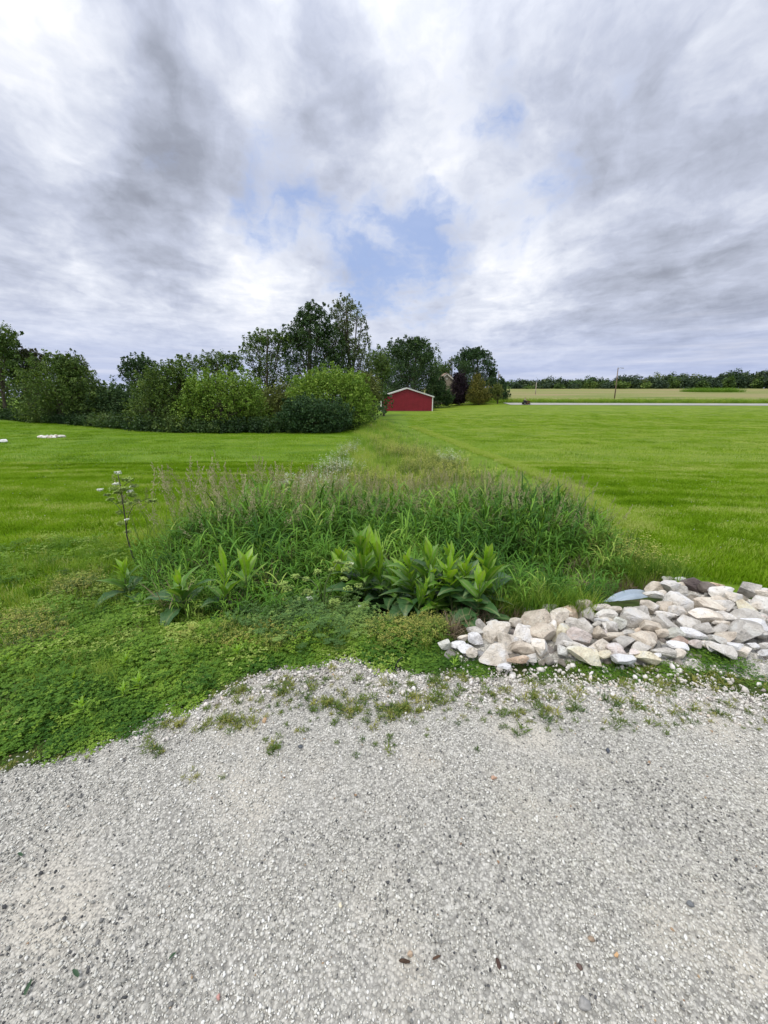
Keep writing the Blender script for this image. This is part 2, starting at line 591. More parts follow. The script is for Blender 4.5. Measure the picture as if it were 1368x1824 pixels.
def broad_leaf_mat(name, col, light):
    m, t, out = new_mat(name)
    tc = t.n.new('ShaderNodeTexCoord').outputs['Object']
    x, y, z = t.sep(tc)
    rib = t.maprange(t.math('ABSOLUTE', x), .0, .012, 1, 0)
    veins = t.math('PINGPONG', t.math('ADD', t.math('MULTIPLY', y, 36), t.math('MULTIPLY', t.math('ABSOLUTE', x), -22)), .5)
    n = t.noise(tc, 14, 4, .6)
    c = t.mix(t.maprange(n, .3, .7), col, light)
    c = t.mix(t.math('MULTIPLY', t.maprange(veins, .40, .5), .25), c, tuple(q * 1.5 for q in light))
    c = t.mix(t.math('MULTIPLY', rib, .5), c, (.30, .36, .16))
    p = principled(t, c, .42, .4)
    t.l.new(bump(t, veins, .25, .004), p.inputs['Normal'])
    tr = t.n.new('ShaderNodeBsdfTranslucent')
    t.l.new(t.mix(1.0, c, (1.5, 1.35, .4), 'MULTIPLY'), tr.inputs['Color'])
    mx = t.n.new('ShaderNodeMixShader'); mx.inputs[0].default_value = .33
    t.l.new(p.outputs[0], mx.inputs[1]); t.l.new(tr.outputs[0], mx.inputs[2])
    t.l.new(mx.outputs[0], out.inputs[0])
    return m


M['leaf_top'] = broad_leaf_mat('broad_leaf_young', (.190, .390, .020), (.300, .510, .040))
M['leaf_mid'] = broad_leaf_mat('broad_leaf', (.085, .215, .022), (.140, .290, .035))
M['leaf_low'] = broad_leaf_mat('broad_leaf_old', (.045, .120, .038), (.085, .180, .060))

# ------------------------------------------------------------------ scatter (ground cover nobody could count)
PROTO = {}


def proto_collection(key, meshes):
    col = bpy.data.collections.new(key)
    for i, me in enumerate(meshes):
        o = bpy.data.objects.new('%s_%02d' % (key, i), me)
        col.objects.link(o)
    PROTO[key] = (col, len(meshes))
    return col


def scatter(name, label, cat, key, pts, rot=None, scl=None, tint=None, idx=None):
    n = len(pts)
    col, k = PROTO[key]
    if rot is None: rot = np.stack([np.zeros(n), np.zeros(n), rng.uniform(0, 6.283, n)], 1)
    if scl is None: scl = np.ones(n)
    scl = np.asarray(scl, float)
    if scl.ndim == 1: scl = np.repeat(scl[:, None], 3, 1)
    if tint is None: tint = rng.random(n)
    if idx is None: idx = rng.integers(0, k, n)
    me = bpy.data.meshes.new(name)
    me.vertices.add(n); me.vertices.foreach_set('co', np.asarray(pts, np.float32).ravel())
    for nm, ty, data, fld in (('rot', 'FLOAT_VECTOR', rot, 'vector'), ('scl', 'FLOAT_VECTOR', scl, 'vector'),
                              ('tint', 'FLOAT', tint, 'value'), ('idx', 'INT', idx, 'value')):
        a = me.attributes.new(nm, ty, 'POINT')
        a.data.foreach_set(fld, np.asarray(data, np.int32 if ty == 'INT' else np.float32).ravel())
    o = link(name, me)
    g = bpy.data.node_groups.new(name, 'GeometryNodeTree')
    g.interface.new_socket('Geometry', in_out='INPUT', socket_type='NodeSocketGeometry')
    g.interface.new_socket('Geometry', in_out='OUTPUT', socket_type='NodeSocketGeometry')
    N, L = g.nodes, g.links
    gi, go = N.new('NodeGroupInput'), N.new('NodeGroupOutput')
    ci = N.new('GeometryNodeCollectionInfo'); ci.inputs['Collection'].default_value = col
    ci.inputs['Separate Children'].default_value = True
    ci.inputs['Reset Children'].default_value = True
    ip = N.new('GeometryNodeInstanceOnPoints'); ip.inputs['Pick Instance'].default_value = True

    def na(nm, ty):
        q = N.new('GeometryNodeInputNamedAttribute'); q.data_type = ty; q.inputs['Name'].default_value = nm
        return q.outputs['Attribute']
    er = N.new('FunctionNodeEulerToRotation')
    L.new(na('rot', 'FLOAT_VECTOR'), er.inputs[0])
    L.new(gi.outputs[0], ip.inputs['Points']); L.new(ci.outputs[0], ip.inputs['Instance'])
    L.new(na('idx', 'INT'), ip.inputs['Instance Index'])
    L.new(er.outputs[0], ip.inputs['Rotation']); L.new(na('scl', 'FLOAT_VECTOR'), ip.inputs['Scale'])
    L.new(ip.outputs[0], go.inputs[0])
    md = o.modifiers.new('scatter', 'NODES'); md.node_group = g
    return tag(o, label, cat, None, 'stuff')


def blade_pts(base, az, length, lean, droop, n):
    """points of a grass blade that leans and then droops"""
    p = np.array(base, float); pts = [p.copy()]
    ang = lean
    st = length / n
    for i in range(n):
        pts.append(pts[-1] + st * np.array([math.sin(ang) * math.cos(az), math.sin(ang) * math.sin(az), math.cos(ang)]))
        ang = min(2.7, ang + droop * (i + 1) / n * 2 / n)
    return pts


def blade(mb, base, az, length, width, lean, droop, n=4, mi=0, fold=0.0):
    pts = blade_pts(base, az, length, lean, droop, n)
    w = [width * q for q in ([.7] + [1.0] * (n - 2) + [.65, .06])] if n > 2 else [width, width * .8, width * .05]
    mb.strip(pts, w, (-math.sin(az), math.cos(az), 0), mi, fold)
    return pts


rnd = random.Random(11)
U = rnd.uniform


def turf_patch(n, size, h):
    mb = MB()
    for _ in range(n):
        a = U(0, 6.28)
        blade(mb, (U(-size, size) / 2, U(-size, size) / 2, -.004), a, h * U(.6, 1.25), U(.004, .007), U(.1, .6), U(.4, 1.5), 2)
    return mb.mesh('turf_patch', [M['turf']])


proto_collection('turf', [turf_patch(110, .30, .055) for _ in range(5)])
proto_collection('turf_far', [turf_patch(90, .8, .075) for _ in range(4)])


def reed_clump(nb, lo, hi):
    mb = MB()
    for _ in range(nb):
        L = U(lo, hi); az = U(0, 6.28); r = U(0, .05)
        base = (r * math.cos(az), r * math.sin(az), 0)
        # a leafy culm: thin stem with several blades leaving it
        top = blade_pts(base, az, L * .62, U(.02, .18), U(.05, .25), 4)
        mb.tube(top, [.0028, .0026, .0022, .002, .0012], 3, 1, False)
        for k in range(int(U(4, 7))):
            q = U(.1, 1) * 3.999; i = int(q); p = np.array(top[i]) * (1 - (q - i)) + np.array(top[i + 1]) * (q - i)
            blade(mb, p, U(0, 6.28), L * U(.26, .46), U(.011, .020), U(.25, .9), U(1.0, 3.2), 6, 0, .25)
    return mb.mesh('reed_clump', [M['reed'], M['culm']])


proto_collection('reed', [reed_clump(5, .70, 1.1) for _ in range(9)])


def head_culm(h, dense):
    """flowering culm with a loose panicle"""
    mb = MB()
    az = U(0, 6.28)
    pts = blade_pts((0, 0, 0), az, h, U(.0, .12), U(.08, .45), 6)
    mb.tube(pts, [.0022] * 4 + [.0016, .0013, .001], 3, 0, False)
    for k in range(2):
        q = rnd.choice((1, 2, 3))
        blade(mb, pts[q], U(0, 6.28), U(.15, .28), .008, U(.2, .6), U(.8, 2.2), 4, 2, .2)
    a, b = np.array(pts[-3]), np.array(pts[-1])
    d = b - a; ln = np.linalg.norm(d)
    for k in range(dense):
        q = U(.15, 1.05); c = a + d * q
        sp = .035 * (1.15 - q) + .004
        c = c + np.array([U(-sp, sp), U(-sp, sp), U(-.01, .01)])
        s1, s2 = U(.012, .021), U(.004, .006)
        aa = U(0, 6.28)
        e = np.array([math.cos(aa) * s2, math.sin(aa) * s2, 0])
        ax = (d / ln + np.array([U(-.5, .5), U(-.5, .5), U(-.2, .3)])) * s1
        mb.add([c, c + ax * .5 + e, c + ax, c + ax * .5 - e], [(0, 1, 2, 3)], 1)
    return mb.mesh('seed_culm', [M['culm'], M['head'], M['reed']])


proto_collection('heads', [head_culm(U(.95, 1.2), 70) for _ in range(8)])


def fine_grass(n, h, spread, mt='strip'):
    mb = MB()
    for _ in range(n):
        a = U(0, 6.28); r = spread * math.sqrt(U(0, 1))
        blade(mb, (r * math.cos(a), r * math.sin(a), 0), U(0, 6.28), h * U(.55, 1.2), U(.004, .008), U(.05, .4), U(.3, 1.6), 4, 0)
    return mb.mesh('fine_grass', [M[mt]])


proto_collection('fine', [fine_grass(26, .45, .10) for _ in range(5)])
proto_collection('coarse', [fine_grass(34, .85, .35) for _ in range(4)])


def trifoliate(mb, c, s, az, tilt, mi=0):
    """one clover leaf: three rounded leaflets"""
    for k in range(3):
        a = az + k * 2.094
        d = np.array([math.cos(a), math.sin(a), U(-.15, .35)]); e = np.array([-math.sin(a), math.cos(a), U(-.2, .2)])
        mb.add([c, c + d * s * .55 + e * s * .42, c + d * s * 1.05, c + d * s * .55 - e * s * .42], [(0, 1, 2, 3)], mi)


def clover_patch(n, size, lo, hi, s):
    mb = MB()
    for _ in range(n):
        c = np.array([U(-size, size) / 2, U(-size, size) / 2, U(lo, hi)])
        trifoliate(mb, c, s * U(.6, 1.25), U(0, 6.28), .3)
        if U(0, 1) < .3:
            mb.tube([(c[0] * .9, c[1] * .9, 0), c], .0010, 3, 0, False)
    return mb.mesh('clover_patch', [M['clover']])


proto_collection('clover', [clover_patch(72, .16, .006, .070, .0115) for _ in range(8)])


def weed_tuft(n, h, mats, spread=.03):
    mb = MB()
    for _ in range(n):
        a = U(0, 6.28); r = U(0, spread)
        blade(mb, (r * math.cos(a), r * math.sin(a), 0), a + U(-1, 1), h * U(.4, 1.2), U(.003, .007), U(.15, 1.0), U(.2, 1.4), 3, 0)
    for _ in range(n // 2):
        a = U(0, 6.28); r = U(0, spread * 1.3)
        trifoliate(mb, np.array([r * math.cos(a), r * math.sin(a), U(.1, .6) * h]), U(.006, .011), U(0, 6.28), .3)
    return mb.mesh('weed_tuft', mats)


proto_collection('weeds', [weed_tuft(18, .055, [M['weed']]) for _ in range(7)])


def bloom_tuft(n, h, spread, m_stem, m_bloom, nb, bs):
    """small bushy weed carrying many tiny blooms"""
    mb = MB()
    for _ in range(n):
        a = U(0, 6.28); r = spread * math.sqrt(U(0, 1))
        pts = blade(mb, (r * math.cos(a), r * math.sin(a), 0), a, h * U(.5, 1.1), .006, U(.05, .5), U(.1, .8), 3, 0)
        for k in range(5):
            p = np.array(pts[2]) + np.array([U(-.02, .02), U(-.02, .02), U(-.05, .03)])
            trifoliate(mb, p, U(.008, .016), U(0, 6.28), .3, 0)
        for k in range(nb):
            p = np.array(pts[-1]) + np.array([U(-.03, .03), U(-.03, .03), U(-.05, .025)]) * (h / .3)
            aa = U(0, 6.28); s = bs * U(.6, 1.3)
            e = np.array([math.cos(aa), math.sin(aa), U(-.4, .4)]) * s; g = np.array([-math.sin(aa), math.cos(aa), U(-.4, .4)]) * s
            mb.add([p - e, p - g, p + e, p + g], [(0, 1, 2, 3)], 1)
    return mb.mesh('bloom_tuft', [m_stem, m_bloom])


proto_collection('yellow', [bloom_tuft(16, .35, .12, M['weed'], M['yellow'], 9, .009) for _ in range(4)])
proto_collection('whiteweed', [bloom_tuft(16, .40, .14, M['weed'], M['white_bloom'], 7, .009) for _ in range(4)])
proto_collection('cream', [bloom_tuft(14, .13, .06, M['weed'], M['yellow'], 7, .0035) for _ in range(4)])


def fern_patch(n, h, spread):
    mb = MB()
    for _ in range(n):
        a = U(0, 6.28); r = spread * U(0, 1)
        pts = blade_pts((r * math.cos(a), r * math.sin(a), 0), a, h * U(.6, 1.2), U(.3, .8), U(.6, 1.4), 6)
        mb.tube(pts, .0015, 3, 0, False)
        side = np.array([-math.sin(a), math.cos(a), 0])
        for i in range(2, 7):
            ln = .09 * (1.15 - i / 7)
            for sg in (-1, 1):
                for k in range(4):
                    c = np.array(pts[i]) + side * sg * ln * (k + .5) / 4 + np.array([U(-.008, .008), U(-.008, .008), U(-.012, .008)])
                    trifoliate(mb, c, U(.009, .016), U(0, 6.28), .3)
    return mb.mesh('fern_patch', [M['fern']])


proto_collection('fern', [fern_patch(9, .30, .10) for _ in range(4)])


def dry_tuft(n, h):
    mb = MB()
    for _ in range(n):
        a = U(0, 6.28)
        blade(mb, (U(-.06, .06), U(-.06, .06), 0), a, h * U(.5, 1.2), U(.003, .005), U(.5, 1.35), U(.1, .6), 3, 0)
    return mb.mesh('dry_tuft', [M['dry']])


proto_collection('dry', [dry_tuft(26, .18) for _ in range(3)])


def pebble(seed, sub=1, ang=.25):
    r_ = np.random.default_rng(seed)
    bm = bmesh.new(); bmesh.ops.create_icosphere(bm, subdivisions=sub, radius=1)
    v = np.array([q.co[:] for q in bm.verts]); f = [tuple(w.index for w in q.verts) for q in bm.faces]
    bm.free()
    for _ in range(7):
        n = r_.normal(size=3); n /= np.linalg.norm(n); d = r_.uniform(.35, .75)
        s = v @ n; k = s > d
        v[k] -= np.outer(s[k] - d, n)
    v *= r_.uniform(.85, 1.12, (len(v), 1))
    v *= np.array([1, r_.uniform(.65, .95), r_.uniform(.5, .8)])
    return v, np.array(f)


PEB_STOPS = [(0, (.06, .062, .066)), (.06, (.14, .14, .14)), (.16, (.30, .297, .270)), (.40, (.55, .54, .485)), (.70, (.70, .688, .62)), (.88, (.80, .79, .73)), (.965, (.86, .855, .81)), (.97, (.50, .36, .22)), (1, (.30, .19, .12))]
SHO_STOPS = [(0, (.14, .13, .125)), (.08, (.34, .31, .28)), (.35, (.60, .565, .505)), (.75, (.76, .725, .67)), (.95, (.84, .82, .79)), (.97, (.60, .44, .28)), (1, (.45, .30, .18))]
M['peb'] = pebble_mat('gravel_pebble', PEB_STOPS)
M['sho'] = pebble_mat('shoulder_stone', SHO_STOPS)
proto_collection('pebbles', [mesh_np('pebble', *pebble(100 + i), [M['peb']]) for i in range(10)])
proto_collection('shoulder', [mesh_np('shoulder_stone', *pebble(200 + i), [M['sho']]) for i in range(10)])

# ------------------------------------------------------------------ the setting: ground, roads, field
def axis(segs):
    out = []
    for a, b, st in segs: out += list(np.arange(a, b, st))
    return np.array(sorted(set(np.round(out, 4))))


def grid_mesh(name, xs, ys, zf, mats, keep=None, smooth_sh=True):
    X, Y = np.meshgrid(xs, ys)
    Z = zf(X, Y)
    v = np.stack([X, Y, Z], -1).reshape(-1, 3)
    nx, ny = len(xs), len(ys)
    i, j = np.meshgrid(np.arange(nx - 1), np.arange(ny - 1))
    a = (j * nx + i).ravel()
    f = np.stack([a, a + 1, a + nx + 1, a + nx], 1)
    if keep is not None:
        cx = v[f].mean(1)
        f = f[keep(cx)]
        used = np.unique(f); mp = -np.ones(len(v), int); mp[used] = np.arange(len(used))
        v = v[used]; f = mp[f]
    return mesh_np(name, v, f, mats, smooth_sh=smooth_sh)


# edge between the gravel and the green, from the photo, as ground points
EDGE_PX = [(-700, 1420), (-300, 1400), (0, 1352), (110, 1335), (250, 1290), (322, 1258), (345, 1212), (480, 1186), (560, 1178), (640, 1165), (668, 1188), (760, 1196), (900, 1200), (1010, 1205), (1130, 1205), (1240, 1212), (1368, 1235), (1600, 1260), (2100, 1290)]
EDGE = np.array([gpt(a, b)[0][:2] for a, b in EDGE_PX])
EDGE = EDGE[np.argsort(EDGE[:, 0])]


def road_z(x, y):
    # the gravel feathers out into the ground along its edge
    k = smooth(edge_y(x) + .09, edge_y(x) - .14, y)
    return H(x, y) + (.024 + .006 * np.sin(x * 2.1 + y) + .004 * np.sin(y * 5 - x)) * k - .012


def edge_y(x): return np.interp(x, EDGE[:, 0], EDGE[:, 1])


xs = axis([(-900, -120, 60), (-120, -40, 4), (-40, -6, .8), (-6, 6, .1), (6, 40, .8), (40, 160, 4), (160, 900, 60)])
ys = axis([(-300, -20, 40), (-20, 0, 2), (0, 7, .1), (7, 20, .4), (20, 60, 1.5), (60, 130, 2.0), (130, 300, 8), (300, 3000, 150)])
g = link('ground', grid_mesh('ground', xs, ys, H, [M['lawn']]))
tag(g, 'gently sloping grassy ground reaching to the horizon', 'ground', kind='structure')

# bare soil and litter under the tall growth and the ground cover
def soil_keep(c):
    x, y = c[:, 0], c[:, 1]
    cx = np.interp(y, DC[:, 1], DC[:, 0])
    hw = np.interp(y, [1, 2.5, 3.5, 6, 12, 45], [9, 3.2, 2.3, 2.4, 2.6, 2.2])
    return (x < 2.5) & (y > edge_y(x) - .15) & (np.abs(x - cx) < hw + .15 * np.sin(y * 3)) & (y < 9)


s_ = link('ditch_soil', grid_mesh('ditch_soil', axis([(-5, 6, .1)]), axis([(.8, 6, .1), (6, 45, .4)]), lambda x, y: H(x, y) + .006, [M['soil']], soil_keep))
tag(s_, 'dark soil and plant litter in the ditch under the tall grass', 'soil', kind='structure')

gr = link('gravel_road', grid_mesh('gravel_road', axis([(-14, -3, .3), (-3, 3, .05), (3, 14, .3)]), axis([(-6, .2, .3), (.2, 3.2, .04)]),
          road_z, [M['gravel']],
          lambda c: c[:, 1] < edge_y(c[:, 0]) + .16))
tag(gr, 'pale grey loose gravel road surface in the foreground', 'road', kind='structure')

# far road and the field beyond it
fr_x = axis([(29, 150, 2), (150, 600, 20)])


def sheet_along(name, a, b, n, lift, mat, xs_):
    X = np.repeat(xs_[None, :], n, 0)
    yp = np.linspace(a, b, n)[:, None]
    Y = yp - 0.12 * np.maximum(0, X - 20)
    Z = H(X, Y) + lift
    v = np.stack([X, Y, Z], -1).reshape(-1, 3); nx = len(xs_)
    i, j = np.meshgrid(np.arange(nx - 1), np.arange(n - 1)); q = (j * nx + i).ravel()
    return link(name, mesh_np(name, v, np.stack([q, q + 1, q + nx + 1, q + nx], 1), [mat], smooth_sh=True))


tag(sheet_along('far_road', 92.6, 98.6, 5, .07, M['road'], fr_x), 'pale gravel road crossing behind the right lawn', 'road', kind='structure')
tag(sheet_along('field', 103, 300, 60, .10, M['field'], axis([(20, 150, 3), (150, 600, 20)])), 'cut hay field with brownish swaths rising to the far tree line', 'field', kind='structure')

# ------------------------------------------------------------------ gravel: loose stones
def gravel():
    def cloud(x0, x1, y0, y1, per, key, name, label, size, keep=None, sink=.45):
        n = int((x1 - x0) * (y1 - y0) * per)
        x = rng.uniform(x0, x1, n); y = rng.uniform(y0, y1, n)
        k = y < edge_y(x) + .03 + .07 * rng.normal(size=n)
        if keep is not None: k &= keep(x, y)
        x, y = x[k], y[k]; n = len(x)
        s = size(n, x, y)
        z = np.maximum(road_z(x, y), H(x, y)) + s * sink
        rot = np.stack([rng.normal(0, .7, n), rng.normal(0, .7, n), rng.uniform(0, 6.28, n)], 1)
        # tone: mostly mid greys, with dusty and stonier areas
        t = np.clip(rng.beta(1.5, 1.25, n) * .95 + .01, 0, .96)
        lf = np.sin(x * 2.1 + 1.3 * np.sin(y * 2.9)) * np.sin(y * 4.1 + x * .8) + .6 * np.sin(x * 5.3 + y * 3.7 + 1)
        t = np.clip(t + .10 * lf, .01, .96)
        odd = rng.random(n) < .004; t[odd] = rng.uniform(.965, 1, odd.sum())
        dk = (rng.random(n) < .03) & (s < .006); t[dk] = rng.uniform(0, .12, dk.sum())
        scatter(name, label, 'gravel', key, np.stack([x, y, z], 1), rot, s, t)

    DUST = [(*gpt(a, b)[0][:2], r_) for a, b, r_ in [(160, 1570, .22), (560, 1440, .18), (1130, 1480, .25), (700, 1750, .12), (380, 1700, .12), (950, 1650, .12), (1000, 1350, .35), (860, 1560, .14), (300, 1480, .2)]]

    def bare(x, y):     # thinner cover where dust lies between the stones
        f = np.sin(x * 3.1 + 1.1 * np.sin(y * 4.3)) * np.sin(y * 3.7 + 1.3 * np.sin(x * 2.3)) + .5 * np.sin(x * 9.7 + y * 6.1)
        d = np.zeros(len(x))
        for (a, b, r_) in DUST: d = np.maximum(d, np.exp(-(((x - a) / r_) ** 2 + ((y - b) / (r_ * .6)) ** 2)))
        return rng.random(len(x)) < np.clip(.90 - .24 * f - .55 * d, .22, 1)
    cloud(-2.6, 2.6, .25, 2.7, 21000, 'pebbles', 'gravel_stones', 'loose grey gravel stones lying all over the road',
          lambda n, x, y: np.clip(rng.lognormal(math.log(.0035), .42, n), .0017, .011), bare)
    cloud(-4.5, 4.5, -.6, 2.8, 60, 'pebbles', 'coarse_gravel', 'larger grey stones scattered through the gravel road',
          lambda n, x, y: np.clip(rng.lognormal(math.log(.0075), .25, n), .005, .012))
    # shoulder: whiter, coarser crushed limestone along the green
    cloud(-1.7, 2.8, 1.25, 2.6, 5200, 'shoulder', 'shoulder_stones', 'whitish crushed limestone chips along the edge of the green',
          lambda n, x, y: np.clip(rng.lognormal(math.log(.0072), .40, n), .0035, .018),
          lambda x, y: (rng.random(len(x)) < smooth(.42, .10, edge_y(x) - y) * smooth(-1.25, -.75, x)) & (edge_y(x) - y > np.where(x > .25, -.12 * rng.random(len(x)), .03 * rng.normal(size=len(x)))))


gravel()

def inpoly(px, py, poly):
    r = np.zeros(len(px), bool); n = len(poly); j = n - 1
    for i in range(n):
        (xi, yi), (xj, yj) = poly[i], poly[j]
        c = ((yi > py) != (yj > py)) & (px < (xj - xi) * (py - yi) / (yj - yi + 1e-9) + xi)
        r ^= c; j = i
    return r


# ------------------------------------------------------------------ lawns
def strip_w(y):
    """left and right limits of the unmown strip at y"""
    pl = np.interp(y, LS[:, 1], LS[:, 0]); pr = np.interp(y, RS[:, 1], RS[:, 0])
    return pl, pr


LS = np.array(sorted([tuple(gpt(a, b)[0][:2]) for a, b in [(60, 1130), (150, 1040), (250, 985), (330, 925), (440, 885), (540, 862), (585, 840), (610, 810), (622, 790), (630, 772), (640, 760)]], key=lambda q: q[1]))
RS = np.array(sorted([tuple(gpt(a, b)[0][:2]) for a, b in [(1240, 1030), (1190, 985), (1090, 920), (1000, 868), (900, 825), (820, 795), (770, 775), (745, 764), (720, 756)]], key=lambda q: q[1]))


def lawns():
    def field_pts(n, y0, y1):
        # uniform over the visible wedge, and a margin beyond it
        y = np.sqrt(rng.uniform(y0 ** 2, y1 ** 2, n))
        x = rng.uniform(-1.25, 1.25, n) * (y + 1.0)
        return x, y

    def tint_of(x, y):
        n = len(x)
        # mower passes and uneven growth
        st = np.sin(y * 6.2 + 2.2 * np.sin(x * .31) + 1.3 * np.sin(x * .83 + y) + .8 * np.sin(x * 2.1)) * .09 * (.5 + .5 * np.sin(x * .37 + y * .9))
        pa = .10 * np.sin(x * .6 + 1.7 * np.sin(y * .7)) * np.sin(y * 2.3 + .8 * np.sin(x * .5)) + .06 * np.sin(x * .21 + y * .33 + 1) + .08 * np.sin(y * 6.1 + x * .5 + 2 * np.sin(x * .9))
        t = .46 + 1.35 * st + 1.25 * pa + rng.normal(0, .19, n)
        t += .16 * smooth(-1, 6, x)
        # pale clippings along the mown edge
        pl, pr = strip_w(y)
        dd = np.abs(x - pr - .25)
        t += .20 * np.exp(-(dd / .2) ** 2) * (y > 4.5)
        t -= .12 * np.exp(-((x - pr - 1.2) / .5) ** 2) * (y > 3.5) * (y < 12)
        return np.clip(t, .02, .95)

    x, y = field_pts(24000, 2.0, 13.5)
    pl, pr = strip_w(y)
    k = ((x < pl + .1) | (x > pr - .1)) & (y > edge_y(x) + np.where(x > 2.3, .08, .35))
    px, py, dep = project(np.stack([x, y, H(x, y)], 1))
    k &= ~inpoly(px, py, [(800, 1300), (850, 1110), (1040, 1070), (1110, 1040), (1190, 1025), (1260, 1032), (1368, 1045), (1480, 1060), (1520, 1100), (1520, 1190), (1400, 1300)])
    x, y = x[k], y[k]
    rot = np.stack([np.zeros(len(x)), np.zeros(len(x)), rng.uniform(0, 6.28, len(x))], 1)
    s = rng.uniform(.8, 1.35, len(x)); near = smooth(5.0, 2.6, y)
    sc3 = np.stack([s, s, s * (1 + .5 * near)], 1)
    scatter('mown_grass', 'short bright green mown grass on the lawns near the ditch', 'grass', 'turf', np.stack([x, y, H(x, y)], 1), rot, sc3, tint_of(x, y))
    x, y = field_pts(26000, 12.5, 74)
    pl, pr = strip_w(y)
    k = ((x < pl + .2) | (x > pr - .2)) & ~((y > 38) & (x < 3)) & (rng.random(len(x)) < smooth(74, 40, y) + .05)
    x, y = x[k], y[k]
    s = rng.uniform(.9, 1.5, len(x))
    scatter('far_mown_grass', 'mown lawn grass further back towards the trees', 'grass', 'turf_far', np.stack([x, y, H(x, y)], 1), None, np.stack([s, s, s], 1), tint_of(x, y))
    # pale clippings left along the mown edge
    y = 5.2 + 36 * rng.random(2600) ** 1.2; pl, pr = strip_w(y)
    x = pr + .15 + rng.normal(0, .05, len(y)) * (1 + y * .05)
    scatter('grass_clippings', 'pale line of dried clippings along the mown edge of the right lawn', 'clippings', 'turf', np.stack([x, y, H(x, y) + .012], 1), None, rng.uniform(.7, 1.2, len(y)) * (1 + y * .012), np.clip(rng.normal(.80, .10, len(y)), .5, 1))
    # small white clover blooms in the lawn
    x, y = field_pts(900, 3.2, 16)
    pl, pr = strip_w(y); k = (x < pl - .3) | (x > pr + .4); x, y = x[k], y[k]
    scatter('clover_blooms', 'tiny white clover blooms dotted over the lawns', 'flowers', 'bloomlet', np.stack([x, y, H(x, y) + .07], 1), None, rng.uniform(.6, 1.2, len(x)))


def bloomlet():
    v, f = pebble(55, 1)
    return mesh_np('bloomlet', v * .009, f, [M['white_bloom']])


proto_collection('bloomlet', [bloomlet()])
lawns()

# ------------------------------------------------------------------ tall growth in the ditch
def ground_poly(poly): return [tuple(gpt(a, b)[0][:2]) for a, b in poly]


